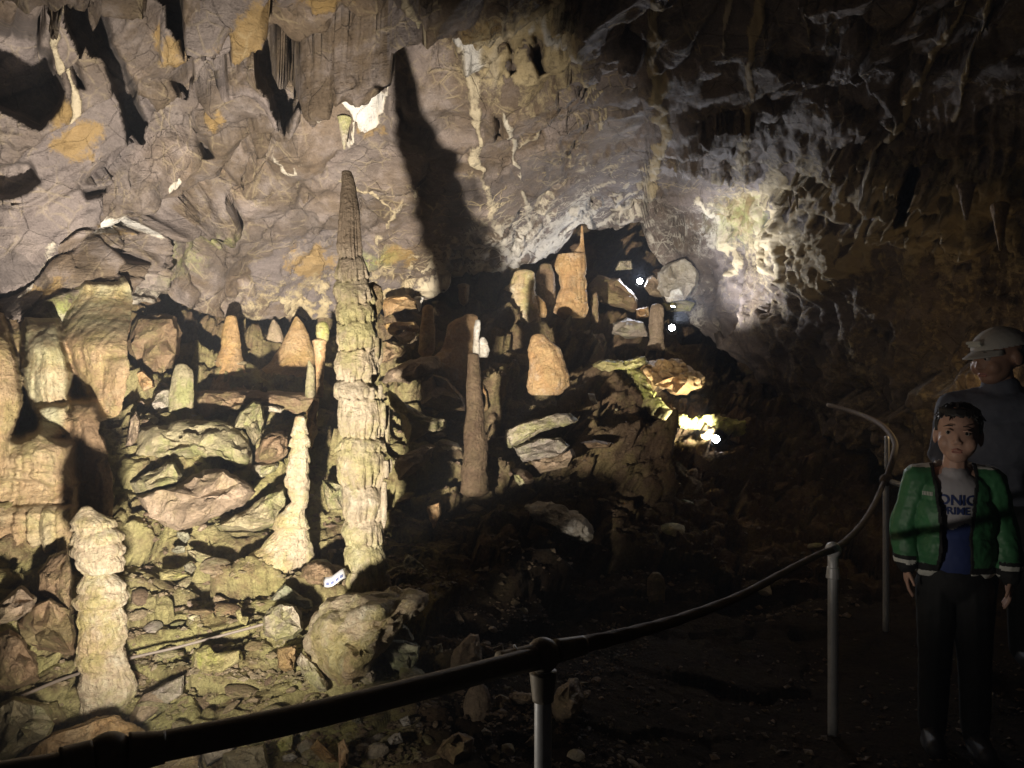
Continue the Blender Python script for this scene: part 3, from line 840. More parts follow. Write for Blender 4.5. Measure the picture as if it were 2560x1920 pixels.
stalagmite("tan stalagmite with two crack rings and a wide foot, on the upper ledge", ZP(4, [(395, 1465, 1530), (480, 1445, 1545), (570, 1433, 1562), (585, 1440, 1556), (690, 1398, 1574), (715, 1402, 1576), (800, 1362, 1600), (870, 1350, 1640), (900, 1350, 1650)]), 6.0, M['tan'], tiers=(343, 364), bulge=0.05, finger=0.03, rough=0.06, seed=21)
stalagmite("leaning mossy green stub stalagmite at the brink of the ledge", ZP(4, [(710, 1140, 1215), (740, 1132, 1246), (790, 1118, 1252), (900, 1100, 1250), (1000, 1100, 1240), (1080, 1092, 1225), (1120, 1088, 1215)]), 5.0, M['green'], bulge=0.03, rough=0.09, seed=22)
stalagmite("broad smooth tan cone stalagmite at the back under the roof", ZP(4, [(395, 1912, 1930), (430, 1895, 1960), (500, 1865, 2000), (600, 1815, 2025), (700, 1740, 2040), (790, 1620, 2060)]), 6.5, M['tan'], rough=0.05, seed=23)
stalagmite("small pointed grey cone stalagmite left of the broad tan cone", ZP(4, [(415, 1765, 1780), (450, 1750, 1810), (500, 1740, 1830), (560, 1725, 1840), (640, 1720, 1850)]), 6.7, M['pink'], rough=0.08, seed=24)
stalagmite("broken cup topped thin tan stalagmite just left of the tallest one", ZP(4, [(550, 2020, 2112), (580, 2028, 2108), (700, 2045, 2105), (800, 2048, 2096), (895, 2050, 2096)]), 5.2, M['orange'], rough=0.07, seed=25, n=48)
stalagmite("rounded yellow stone knob balanced on the broken cup topped stalagmite", ZP(4, [(432, 2065, 2115), (450, 2050, 2128), (500, 2045, 2135), (545, 2055, 2125), (556, 2066, 2115)]), 5.22, M['yellow'], name="balanced_stone", cat="stone", rough=0.06, seed=26, n=40)
stalagmite("short green stalagmite leaning on the thin broken cup topped one", ZP(4, [(680, 1995, 2010), (720, 1992, 2036), (800, 1985, 2040), (900, 1976, 2046)]), 5.15, M['green'], rough=0.07, seed=27, n=40)
stalagmite("thick stubby tan column with a rounded foot under the white veined lip", ZP(5, [(325, 535, 590), (345, 524, 602), (440, 518, 604), (520, 508, 611), (600, 500, 606), (630, 504, 600), (645, 520, 585)]), 6.0, M['tan'], rough=0.05, seed=28, hang=True, bulge=0.02)
stalagmite("wide pale stump stalagmite with a flared streaky foot behind the dark column", ZP(5, [(392, 790, 888), (410, 740, 892), (440, 700, 892), (500, 682, 892), (560, 668, 880), (620, 640, 875), (660, 600, 870), (720, 560, 868), (790, 640, 900), (880, 740, 940), (990, 800, 950)]), 5.9, M['orange'], rough=0.07, bulge=0.04, finger=0.05, tiers=(333,), seed=29, flat=0.5)
stalagmite("dark slim column standing in shadow right of the tallest stalagmite", ZP(5, [(640, 822, 892), (700, 818, 896), (850, 812, 908), (990, 812, 922), (1100, 800, 930), (1200, 792, 942), (1400, 782, 948), (1530, 780, 960)]), 4.75, M['shaded_brown'], rough=0.06, bulge=0.03, seed=30)
stalagmite("slender white calcite spike beside the wide pale stump", ZP(5, [(418, 868, 900), (470, 860, 902), (540, 856, 890), (640, 850, 900)]), 5.75, M['white'], rough=0.12, seed=31, n=30)
stalagmite("short jagged white calcite stub right of the slender white spike", ZP(5, [(530, 905, 930), (560, 880, 950), (600, 862, 960), (640, 858, 958)]), 5.8, M['white'], rough=0.16, seed=32, n=30)
stalagmite("string of knobs of pale calcite beside the dark slim column", ZP(5, [(755, 900, 920), (800, 892, 918), (880, 888, 918), (905, 884, 936), (950, 884, 936), (985, 900, 930)]), 5.0, M['pink'], rough=0.15, seed=33, n=30)
stump = ZP(5, [(520, 1235, 1330), (545, 1222, 1350), (600, 1215, 1418), (660, 1216, 1440), (700, 1218, 1446), (720, 1216, 1450), (780, 1208, 1474), (840, 1204, 1480), (885, 1208, 1430)])
stalagmite("big broken orange tan stump with a jagged shoulder, alone on the dark slope", stump, 6.0, M['orange'], tiers=(359,), bulge=0.04, finger=0.10, rough=0.10, seed=34, flat=0.8, nf=7)
stalagmite("pale ribbed flowstone pillar with bristly left side near the passage", ZP(5, [(110, 1120, 1250), (180, 1100, 1255), (215, 1055, 1256), (240, 1110, 1256), (300, 1085, 1280), (340, 1100, 1300), (400, 1085, 1290), (440, 1090, 1285), (465, 1150, 1280)]), 7.5, M['cream'], tiers=(291, 305, 318), finger=0.12, bulge=0.06, rough=0.14, seed=35, nf=15, name="flowstone_pillar", cat="flowstone pillar")
stalagmite("small folded tan flap leaning on the pale ribbed pillar", ZP(5, [(260, 1255, 1280), (300, 1270, 1320), (350, 1280, 1335), (385, 1275, 1330)]), 7.3, M['tan'], rough=0.1, seed=36, n=30, name="flowstone_flap", cat="flowstone")
stalagmite("tall fluted orange flowstone pillar with a thin spire, by the passage mouth", [(226, 581, 583), (244, 580, 584)] + ZP(5, [(-16, 1500, 1585), (-8, 1400, 1586), (60, 1384, 1584), (120, 1398, 1584), (125, 1410, 1580), (200, 1412, 1590), (215, 1416, 1588), (300, 1385, 1600), (320, 1380, 1605), (370, 1378, 1592), (390, 1400, 1590)]), 7.4, M['orange'], tiers=(256, 274, 289, 303), finger=0.13, bulge=0.06, rough=0.06, seed=37, nf=15, name="flowstone_pillar", cat="flowstone pillar", n=110)
stalagmite("short brown pillar half hidden between the two flowstone pillars", ZP(5, [(60, 1290, 1360), (120, 1258, 1380), (200, 1258, 1386), (300, 1262, 1384), (330, 1260, 1380)]), 7.9, M['brown'], rough=0.1, seed=38, n=40)
stalagmite("smooth reddish brown stalagmite between the passage lamps", ZP(5, [(320, 2010, 2075), (340, 2000, 2088), (430, 1996, 2092), (500, 1996, 2086), (540, 2000, 2090), (600, 1980, 2100)]), 8.0, M['pink'], rough=0.05, seed=39)
stalagmite("dark pear shaped stub just right of the fluted orange pillar", ZP(5, [(240, 1640, 1656), (270, 1622, 1664), (310, 1612, 1668), (350, 1625, 1666), (420, 1620, 1670)]), 7.7, M['brown'], rough=0.07, seed=40, n=36)
stalagmite("small square brown stub hanging under the rear roof", ZP(5, [(190, 756, 830), (220, 762, 832), (280, 762, 828), (308, 770, 822)]), 7.6, M['tan'], rough=0.1, seed=41, n=30, hang=True)
stalagmite("squat sawn looking round stub behind the handrail in the foreground", ZP(8, [(1125, 850, 930), (1150, 826, 952), (1200, 800, 960), (1260, 790, 962), (1310, 784, 955), (1330, 780, 960)]), 2.65, M['pink'], rough=0.05, seed=42, topflat=0.5)
stalagmite("faint stubby brown stalagmite far back in the gloom", ZP(8, [(400, 2010, 2070), (430, 1988, 2092), (520, 1980, 2096), (640, 1978, 2100)]), 4.6, M['brown'], rough=0.06, seed=43)

# left flowstone wall: hanging drapery, folds, a stepped mound with organ pipes and a column, all grown together
def flowstone_wall():
    RE = [(255, 112), (285, 130), (300, 133), (320, 131), (345, 127), (366, 130), (392, 127), (406, 123), (416, 118), (421, 101), (432, 99), (450, 107), (470, 112), (500, 114), (530, 113), (565, 112), (640, 110)]
    vs = np.arange(255, 640, 1.6)
    re_ = np.interp(vs, [a for a, b in RE], [b for a, b in RE]) + 1.6 * perlin(np.stack([vs / 9, vs * 0, vs * 0 + 2], -1)) + 1.0 * perlin(np.stack([vs / 3, vs * 0, vs * 0 + 5], -1))
    t = np.linspace(0, 1, 190)
    U = -190 + (re_[:, None] + 190) * t[None]
    V = np.broadcast_to(vs[:, None], U.shape).copy()
    q = np.stack([U / 60, V / 60, 0 * U + 3.3], -1)
    wu = U + 7 * fbm(q * 1.6, 4); wv = V + 7 * fbm(q * 1.6 + 9, 4)
    D = 4.45 + 0.0 * U
    col = np.zeros(U.shape); moss = np.zeros(U.shape)
    def put(poly, d, soft, bulge=0.0):
        nonlocal D
        sd = poly_sd(wu, wv, poly)
        m = sstep(-soft * 0.35, soft * 0.65, sd)
        rnd = np.sqrt(np.clip(sd / 26.0, 0, 1)) * bulge
        D = D * (1 - m) + (d - rnd) * m
        return m
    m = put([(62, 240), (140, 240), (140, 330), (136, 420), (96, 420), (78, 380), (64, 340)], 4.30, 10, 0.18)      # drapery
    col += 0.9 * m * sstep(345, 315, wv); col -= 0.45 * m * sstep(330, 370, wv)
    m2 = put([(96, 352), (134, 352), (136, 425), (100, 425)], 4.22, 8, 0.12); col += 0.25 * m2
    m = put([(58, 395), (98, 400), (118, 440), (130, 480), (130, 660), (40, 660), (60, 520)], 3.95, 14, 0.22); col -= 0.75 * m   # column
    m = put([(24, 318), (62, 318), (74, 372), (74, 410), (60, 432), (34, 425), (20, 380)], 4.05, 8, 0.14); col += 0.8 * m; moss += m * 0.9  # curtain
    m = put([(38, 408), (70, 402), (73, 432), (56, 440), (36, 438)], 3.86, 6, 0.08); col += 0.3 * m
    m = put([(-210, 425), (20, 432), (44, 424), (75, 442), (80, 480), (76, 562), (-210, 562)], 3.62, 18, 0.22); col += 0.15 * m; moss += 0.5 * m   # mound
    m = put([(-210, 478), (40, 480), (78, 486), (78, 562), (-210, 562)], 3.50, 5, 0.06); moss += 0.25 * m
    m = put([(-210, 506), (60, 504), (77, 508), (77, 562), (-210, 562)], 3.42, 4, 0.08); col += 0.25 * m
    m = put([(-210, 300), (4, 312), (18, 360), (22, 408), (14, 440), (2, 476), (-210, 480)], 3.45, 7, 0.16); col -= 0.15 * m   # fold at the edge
    pipe = np.abs(np.sin(U / 4.6 + 0.9 * perlin(q * 2.2)))
    lenp = 546 + 9 * perlin(np.stack([np.floor(U / 14.4) * 1.7, 0 * U, 0 * U + 8.8], -1)) + 6 * pipe - 10 * np.exp(-((U - 26) / 14) ** 2)
    under = sstep(0, 3, wv * 0 + V - lenp) * sstep(80, 70, wu)
    D = D + 0.45 * under
    col -= 0.35 * under  # undercut below the pipes darker
    rec = sstep(292, 262, V + 0.10 * (U - 60) + 8 * fbm(q * 3, 3))
    D = D + 0.55 * sstep(352, 288, V) + 0.9 * rec
    W = unproj(U, V, D)
    N = np.stack([0 * U + 0.15, 0 * U - 1.0, 0 * U], -1)
    d = 0.030 * fbm(W * 4.5, 5, 0.6)
    d += 0.018 * fbm(np.stack([W[..., 0] * 26, W[..., 2] * 3.5, 0 * U + 2.0], -1) + 0.5 * np.stack([perlin(W * 5), 0 * U, 0 * U], -1), 3, 0.6, True)
    d += 0.022 * fbm(np.stack([W[..., 0] * 5, W[..., 2] * 22, 0 * U + 4.0], -1) + 0.6 * np.stack([0 * U, perlin(W * 4), 0 * U], -1), 3, 0.6, True) * sstep(420, 440, V) * sstep(85, 70, U)
    d += 0.030 * pipe * sstep(505, 515, wv) * (1 - under) * sstep(80, 72, wu)
    d += 0.010 * fbm(W * 18, 3, 0.6)
    W = W + N * d[..., None]
    # the right edge rolls back into the cave
    last = W[:, -1]
    rolls = []
    for k in range(1, 14):
        s = k / 13.0
        rolls.append(CAM + (last - CAM) * (1 + 0.24 * s) + np.array([0.02 * math.sin(s * 3.14) - 0.16 * s, 0, 0]) + 0.03 * fbm(last * 5 + s * 3, 3)[:, None])
    pts = np.concatenate([W, np.stack(rolls, 1)], 1)
    n = len(rolls)
    pad = lambda a: np.concatenate([a, np.repeat(a[:, -1:], n, 1)], 1)
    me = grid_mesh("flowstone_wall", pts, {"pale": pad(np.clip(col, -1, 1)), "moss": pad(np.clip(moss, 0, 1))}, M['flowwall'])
    return recenter(link("flowstone_wall", me, None, "grown together flowstone wall at left with hanging drapery, stepped mound and organ pipe fringe", "flowstone wall"))
flowstone_wall()

# stalactites on the roof
def stalactite(label, u, v0, v1, w0, d, mat='white', group=None):
    prof = [(v0, u - w0, u + w0), (v0 + (v1 - v0) * 0.35, u - w0 * 0.62, u + w0 * 0.62), (v0 + (v1 - v0) * 0.7, u - w0 * 0.35, u + w0 * 0.35 + 0.6), (v1, u - w0 * 0.12, u + w0 * 0.12 + 0.6)]
    me = stalag_mesh("stalactite", prof, d, M[mat], n=24, rough=0.12, seed=int(u + v0), hang=True)
    return recenter(link("stalactite", me, None, label, "stalactite", group))
stalactite("longest white stalactite, hanging in the dark upper right", 884, 160, 200, 6, 4.95)
stalactite("short grey stalactite right beside the longest white one", 892, 164, 184, 4.5, 4.95)
stalactite("short pale stalactite hanging right above the tip of the tallest stalagmite", 344, 118, 149, 7, 5.2, 'pale')
stalactite("tiny white icicle stalactite on the brown ledge above the tallest stalagmite's shadow", 431, 136, 149, 2.5, 5.6)
stalactite("little white stalactite pointing down from the tip of the veined roof lip", 419, 298, 311, 5, 7.3)
stalactite("ochre stalactite lobe at the very top near the middle", 418, 10, 28, 6, 4.0, 'pale')
stalactite("brown pendant tooth on the dark crusted right wall", 1000, 205, 250, 9, 4.3, 'tan')
stalactite("pale leaf shaped pendant on the right wall below the dark hole", 966, 185, 220, 9, 4.4, 'pink')
for k, u in enumerate((790, 797, 803, 810, 816, 823, 830, 836)):
    stalactite("small stalactite tooth in the short row on the right wall", u, 196 - k * 0.3, 207 + 3 * math.sin(k * 2.1) - k * 0.3, 2.0, 6.15, 'pale', "row of stalactite teeth on the right wall")

# ================================================================== BOULDERS AND SLABS
def rock_mesh(name, poly, d, thick, mat, lean=0.35, cuts=4, amp=0.065, seed=0, bev=0.90, soft=0):
    r = random.Random(seed)
    pu = np.array(poly, float)
    c = pu.mean(0)
    size = math.sqrt(max(1.0, abs(0.5 * sum(pu[i][0] * pu[(i + 1) % len(pu)][1] - pu[(i + 1) % len(pu)][0] * pu[i][1] for i in range(len(pu)))))) * d / FPX
    bm = bmesh.new()
    def ring(f, off, jit):
        L = []
        for (u, v) in pu:
            dl = d + lean * (c[1] - v) / FPX * d
            uu = c[0] + (u - c[0]) * f + r.uniform(-jit, jit); vv = c[1] + (v - c[1]) * f + r.uniform(-jit, jit)
            L.append(bm.verts.new(P(uu, vv, dl + off + r.uniform(-0.16, 0.16) * thick)))
        return L
    jit = 0.03 * size * FPX / d
    rings = [ring(0.45, -0.50 * thick, jit), ring(bev, -0.38 * thick, jit), ring(1.0, 0, 0), ring(0.98, 0.45 * thick, jit), ring(0.72, 0.85 * thick, jit)]
    cf = bm.verts.new(P(c[0], c[1], d - thick * 0.5)); cb = bm.verts.new(P(c[0], c[1], d + thick))
    n = len(pu)
    for a, b in zip(rings[:-1], rings[1:]):
        for i in range(n):
            j = (i + 1) % n
            bm.faces.new((a[i], a[j], b[j], b[i]))
    for i in range(n):
        j = (i + 1) % n
        bm.faces.new((cf, rings[0][j], rings[0][i]))
        bm.faces.new((cb, rings[-1][i], rings[-1][j]))
    bmesh.ops.recalc_face_normals(bm, faces=bm.faces[:])
    bmesh.ops.triangulate(bm, faces=bm.faces[:])
    bmesh.ops.subdivide_edges(bm, edges=bm.edges[:], cuts=cuts, use_grid_fill=True)
    for _ in range(soft):
        bmesh.ops.smooth_vert(bm, verts=bm.verts[:], factor=0.5, use_axis_x=True, use_axis_y=True, use_axis_z=True)
    bm.normal_update()
    co = np.array([v.co for v in bm.verts]); no = np.array([v.normal for v in bm.verts])
    q = co / size
    f1, f2, rid, off = worley(q * np.array([2.2, 2.2, 3.4]) + seed * 3.7)
    rr = _rnd[rid]
    f1, f2, rid2, off2 = worley(q * np.array([5.5, 5.5, 9.0]) + seed * 1.7)
    rr2 = _rnd[rid2]
    dsp = amp * 0.75 * size * ((rr[:, 3] - 0.5) * 1.3 + 1.1 * (off * (rr[:, :3] - 0.5)).sum(-1))
    dsp += amp * 0.5 * size * (rr2[:, 3] - 0.5 + (off2 * (rr2[:, :3] - 0.5)).sum(-1)) + amp * 1.1 * size * fbm(q * 2.6 + seed, 5, 0.6) + amp * 0.5 * size * fbm(q * np.array([3, 3, 14]) + seed, 3, 0.6)
    co = co + no * dsp[:, None]
    for v, p in zip(bm.verts, co):
        v.co = p
    me = bpy.data.meshes.new(name)
    bm.to_mesh(me); bm.free()
    me.materials.append(mat)
    me.polygons.foreach_set("use_smooth", np.ones(len(me.polygons), bool))
    me.set_sharp_from_angle(angle=R(38))
    return me

_seed = [100]
def rock(label, poly, d, thick, mat, name="boulder", cat="rock", group=None, **kw):
    _seed[0] += 1
    me = rock_mesh(name, poly, d, thick, M[mat], seed=_seed[0], **kw)
    return recenter(link(name, me, None, label, cat, group))

ROCKS = [
 # middle left ledges
 ("long lumpy tan ledge rock running under the mossy green stub", 4, [(840, 1330), (900, 1120), (1100, 1090), (1290, 1060), (1480, 1080), (1600, 1130), (1650, 1300), (1640, 1400), (1560, 1330), (1400, 1290), (1250, 1300), (1150, 1270), (1000, 1290)], 4.95, 0.45, 'green', 'ledge_rock'),
 ("flat topped brown terrace slab carrying the tan ringed stalagmite", 4, [(1230, 960), (1290, 880), (1500, 870), (1800, 880), (2070, 905), (2050, 1010), (1850, 990), (1700, 1010), (1600, 960), (1400, 1000), (1280, 1060)], 5.6, 0.6, 'brown', 'terrace_slab'),
 ("pyramid shaped pale green rock pointing up from the ledge", 4, [(1500, 1110), (1560, 1010), (1640, 935), (1690, 960), (1715, 1060), (1690, 1170), (1650, 1230), (1590, 1120)], 4.75, 0.3, 'green'),
 ("rounded dark brown boulder right of the pyramid shaped rock", 4, [(1690, 1200), (1740, 1150), (1840, 1135), (1872, 1200), (1862, 1290), (1760, 1345), (1640, 1335)], 4.6, 0.3, 'brown'),
 ("small bright rock wedged beneath the rounded dark brown boulder", 4, [(1640, 1350), (1760, 1340), (1820, 1345), (1780, 1400), (1690, 1445), (1630, 1400)], 4.55, 0.2, 'pale'),
 ("mossy sloping slab below the long ledge rock", 4, [(840, 1480), (900, 1440), (1080, 1345), (1130, 1345), (1180, 1420), (1160, 1460), (1000, 1510), (880, 1540)], 4.45, 0.3, 'green', 'slab'),
 ("broad cracked tan slab left of the thin knotted stalagmite", 4, [(880, 1560), (1010, 1510), (1180, 1470), (1320, 1390), (1460, 1380), (1560, 1450), (1640, 1530), (1560, 1600), (1480, 1640), (1330, 1720), (1150, 1780), (950, 1720)], 4.3, 0.4, 'pink', 'slab'),
 ("dark green mossy slab touching the thin knotted stalagmite", 4, [(1590, 1650), (1700, 1570), (1840, 1500), (1860, 1640), (1810, 1740), (1600, 1785), (1400, 1755)], 4.15, 0.25, 'green', 'slab'),
 ("grey angular rock in half shadow left of the mossy green stub", 4, [(980, 960), (1020, 875), (1100, 860), (1110, 1000), (1010, 1030)], 5.2, 0.25, 'purple'),
 ("flat lens shaped green stone on the ledge brink", 4, [(910, 1060), (950, 1035), (1000, 1035), (1040, 1060), (990, 1095), (920, 1100)], 5.0, 0.15, 'green', 'stone'),
 ("orange angular block in the dark gap at left", 4, [(880, 760), (920, 740), (990, 810), (1000, 850), (930, 875), (905, 830)], 5.3, 0.2, 'orange'),
 ("pale sliver of rock standing at the edge of the dark gap", 4, [(815, 1230), (850, 1060), (880, 1010), (905, 1060), (890, 1180), (850, 1240)], 4.6, 0.2, 'pink'),
 ("layered brown outcrop leaning above the dark gap", 4, [(830, 560), (900, 400), (1010, 380), (1130, 380), (1160, 500), (1150, 640), (1090, 740), (1010, 800), (880, 740)], 6.0, 0.4, 'brown', 'outcrop'),
 ("strip of bright broken stone on the terrace brink", 4, [(1700, 975), (1770, 970), (1840, 990), (1820, 1015), (1720, 1005)], 5.1, 0.12, 'pale', 'stone'),
 ("mossy block just left of the tallest stalagmite's waist", 4, [(2090, 1455), (2160, 1460), (2230, 1480), (2220, 1640), (2130, 1640), (2105, 1560)], 4.3, 0.25, 'green'),
 ("tan buttress behind the thin knotted stalagmite", 4, [(1990, 1010), (2035, 920), (2065, 930), (2050, 1060), (2055, 1150), (2010, 1260), (1985, 1150)], 4.7, 0.25, 'tan'),
 # middle
 ("sharp wedge of greenish slab right of the tallest stalagmite", 5, [(305, 875), (400, 945), (540, 1040), (680, 1070), (675, 1110), (560, 1150), (430, 1225), (410, 1140), (380, 1030), (320, 960)], 4.6, 0.3, 'green', 'slab'),
 ("rough shell like rock right of the tallest stalagmite's waist", 5, [(350, 1330), (400, 1290), (560, 1220), (605, 1235), (560, 1340), (470, 1400), (380, 1455), (355, 1390)], 4.4, 0.25, 'pink'),
 ("pale top slab of the slab pile in the middle of the slope", 5, [(1065, 1180), (1065, 1130), (1180, 1090), (1390, 1030), (1480, 1025), (1540, 1070), (1400, 1105), (1280, 1140), (1150, 1220), (1080, 1240)], 5.4, 0.4, 'pale', 'slab'),
 ("grey white slab in the middle of the slab pile", 5, [(1120, 1240), (1280, 1180), (1420, 1185), (1480, 1230), (1440, 1290), (1300, 1315), (1180, 1330), (1140, 1290)], 5.3, 0.35, 'purple', 'slab'),
 ("brown angular block at the bottom of the slab pile", 5, [(1230, 1330), (1340, 1310), (1500, 1250), (1515, 1300), (1470, 1365), (1290, 1408), (1260, 1370)], 5.25, 0.35, 'pink'),
 ("white rounded log shaped rock lying on the dark slope", 0, [(1135, 1095), (1160, 1085), (1200, 1090), (1250, 1108), (1278, 1135), (1282, 1170), (1255, 1175), (1225, 1158), (1180, 1140), (1145, 1122)], 4.85, 0.22, 'white'),
 ("small orange splinter of rock in the shadow right of the tallest stalagmite", 0, [(922, 1094), (950, 1085), (952, 1112), (937, 1143), (928, 1120)], 4.5, 0.1, 'orange', 'stone'),
 ("tan boulder tucked under the white veined roof lip", 5, [(265, 290), (330, 265), (430, 258), (485, 290), (490, 340), (420, 340), (340, 370), (280, 400)], 6.9, 0.3, 'tan'),
 ("long tan shelf rock left of the stubby tan column", 5, [(268, 440), (340, 430), (480, 425), (505, 470), (490, 495), (400, 480), (350, 520), (310, 500)], 6.4, 0.3, 'tan', 'shelf_rock'),
 ("folded reddish rock beneath the long tan shelf", 5, [(345, 520), (420, 485), (480, 495), (495, 540), (450, 568), (400, 562)], 6.3, 0.25, 'pink'),
 ("smooth grey tan boulder beside the tallest stalagmite's shoulder", 5, [(245, 560), (290, 550), (380, 580), (415, 615), (390, 645), (300, 680), (240, 700)], 5.6, 0.3, 'brown'),
 ("streaky fringed flowstone ledge spreading left from the wide pale stump", 5, [(265, 820), (300, 740), (420, 690), (540, 660), (620, 640), (660, 720), (600, 730), (560, 760), (520, 770), (470, 800), (420, 820), (330, 815)], 5.6, 0.4, 'pink', 'flowstone_ledge'),
 ("brown shadowed slab under the flared foot of the wide pale stump", 5, [(520, 820), (580, 760), (690, 800), (800, 930), (800, 1000), (640, 1010), (520, 960)], 5.5, 0.35, 'brown', 'slab'),
 ("pale tilted block in the dark passage mouth", 5, [(1770, 100), (1800, 30), (1880, 22), (1892, 82), (1840, 90)], 9.4, 0.3, 'pale'),
 ("big pitted white boulder right of the highest lamp", 0, [(1420, 590), (1445, 568), (1480, 560), (1505, 585), (1506, 615), (1480, 648), (1440, 655), (1420, 625)], 8.6, 0.5, 'white'),
 ("greenish white block under the big pitted boulder", 0, [(1432, 655), (1470, 648), (1500, 655), (1490, 672), (1440, 672)], 8.5, 0.3, 'yellow'),
 ("reddish brown triangular slab between the highest lamp and the pitted boulder", 5, [(1985, 150), (2020, 125), (2060, 150), (2110, 235), (2080, 272), (2000, 255), (1965, 200)], 8.7, 0.3, 'pink', 'slab'),
 ("square orange block left of the reddish stalagmite", 5, [(1910, 345), (1990, 328), (2000, 400), (1915, 405)], 8.4, 0.25, 'orange'),
 ("dark triangular rock below the square orange block", 5, [(1760, 440), (1850, 410), (1960, 430), (1990, 520), (1860, 530), (1750, 500)], 8.0, 0.3, 'purple'),
 ("long sloping brown slab under the passage mouth", 5, [(1600, 200), (1660, 130), (1800, 150), (1920, 280), (1900, 360), (1720, 310), (1620, 270)], 8.6, 0.4, 'brown', 'slab'),
 ("tan rock spur at the top of the lit ledge", 0, [(1385, 800), (1420, 778), (1470, 782), (1490, 800), (1522, 815), (1518, 836), (1460, 850), (1440, 838), (1405, 836)], 7.2, 0.7, 'tan', 'rock_spur'),
 ("low streaky pale crust along the lip left of the tan rock spur", 0, [(1280, 788), (1310, 780), (1350, 782), (1395, 770), (1398, 784), (1360, 796), (1300, 800)], 7.1, 0.3, "yellow", "crust"),
 ("small brown stone at the end of the lit ledge", 0, [(1572, 925), (1592, 915), (1602, 935), (1596, 958), (1575, 950)], 6.9, 0.15, 'orange', 'stone'),
 ("upright grey stone below the yellow green ledge edge", 0, [(1408, 915), (1428, 903), (1445, 925), (1438, 942), (1415, 936)], 6.8, 0.2, 'pink', 'stone'),
 # lower left
 ("squared pale green block with a flat top beside the conduit", 7, [(1705, 685), (1760, 620), (1830, 598), (1900, 600), (1945, 640), (1962, 760), (1900, 820), (1790, 840), (1715, 785)], 3.4, 0.22, 'pale'),
 ("pointed leaf shaped slab resting behind the squared pale block", 7, [(1755, 568), (1790, 515), (1850, 465), (1940, 540), (2020, 580), (2028, 622), (1980, 632), (1920, 592), (1850, 575)], 3.6, 0.12, 'sage', 'slab'),
 ("upright brown brick shaped stone below the squared pale block", 7, [(1800, 880), (1920, 865), (1912, 940), (1900, 1022), (1850, 1030), (1800, 1010)], 3.0, 0.14, 'tan', 'stone'),
 ("long pale shard lying on its edge right of the brown brick shaped stone", 7, [(1922, 970), (1950, 910), (2000, 945), (2060, 1010), (2122, 1100), (2118, 1160), (2060, 1155), (1980, 1070)], 2.9, 0.10, 'pale', 'shard'),
 ("flat yellow green slab across the middle of the bright rubble", 7, [(1230, 1000), (1260, 905), (1350, 862), (1400, 920), (1560, 900), (1572, 960), (1440, 1035), (1350, 1055)], 2.95, 0.14, 'yellow', 'slab'),
 ("two toned grey and green slab nearest the stout stalagmite", 7, [(972, 1180), (1060, 1120), (1190, 1060), (1185, 1180), (1080, 1250), (980, 1240)], 2.7, 0.12, 'purple', 'slab'),
 ("heavy green brown boulder in the bottom left corner", 7, [(-60, 1350), (0, 1240), (90, 1210), (300, 1260), (350, 1370), (310, 1440), (200, 1500), (60, 1600), (-60, 1640)], 2.35, 0.3, 'green'),
 ("large sloping tan slab just above the handrail at left", 7, [(30, 1660), (300, 1470), (620, 1335), (740, 1318), (880, 1390), (945, 1440), (800, 1560), (500, 1680), (200, 1760)], 2.25, 0.2, 'tan', 'slab'),
 ("pale tilted plate below the handrail", 7, [(1300, 1560), (1360, 1530), (1500, 1478), (1555, 1500), (1480, 1565), (1340, 1650)], 2.2, 0.1, 'pale', 'plate'),
 ("greenish flat block under the handrail at the bottom edge", 7, [(1440, 1570), (1560, 1530), (1710, 1505), (1745, 1640), (1720, 1760), (1460, 1760)], 2.15, 0.2, 'green'),
 ("cream bottom slab left of the greenish flat block", 7, [(830, 1660), (1000, 1605), (1250, 1540), (1310, 1600), (1320, 1760), (900, 1780)], 2.12, 0.2, 'cream', 'slab'),
 ("smooth brown slab behind the stout stalagmite at left", 7, [(90, 720), (210, 610), (330, 560), (450, 640), (492, 800), (470, 920), (250, 885), (150, 835)], 3.0, 0.25, 'brown', 'slab'),
 ("grey brown boulder left of the smooth brown slab", 7, [(-40, 620), (60, 540), (140, 480), (230, 560), (205, 640), (90, 700), (0, 745), (-40, 740)], 3.05, 0.25, 'pink'),
 ("dark round boulder in shadow at the left edge", 7, [(-60, 800), (60, 760), (150, 840), (240, 960), (245, 1080), (120, 1150), (-60, 1160)], 2.75, 0.25, 'brown'),
 ("tan sloping bank rock under the organ pipe fringe", 7, [(240, 560), (250, 400), (330, 290), (440, 240), (470, 420), (450, 640), (340, 570)], 3.2, 0.25, 'brown', 'bank_rock'),
 ("pale split stone in the dark patch behind the rubble", 7, [(1145, 130), (1220, 128), (1235, 170), (1200, 200), (1150, 160)], 4.1, 0.1, 'sage', 'stone'),
 ("flat grey stone below the pale split stone", 7, [(1112, 252), (1150, 215), (1200, 222), (1202, 262), (1140, 268)], 4.0, 0.1, 'sage', 'stone'),
 ("long greenish stone right of the flat grey stone", 7, [(1210, 250), (1260, 248), (1385, 292), (1345, 335), (1270, 322)], 3.95, 0.1, 'green', 'stone'),
 ("round grey cobble under the long greenish stone", 7, [(1190, 345), (1240, 322), (1275, 360), (1242, 402), (1200, 388)], 3.85, 0.1, 'sage', 'cobble'),
 ("flat yellow tinted plate left of the round grey cobble", 7, [(1035, 388), (1110, 378), (1232, 410), (1140, 442), (1040, 442)], 3.8, 0.1, 'yellow', 'plate'),
 ("crooked yellow stone standing alone in front of the shadow tooth", 7, [(1525, 640), (1550, 628), (1572, 680), (1615, 682), (1600, 735), (1545, 722)], 3.5, 0.08, 'yellow', 'stone'),
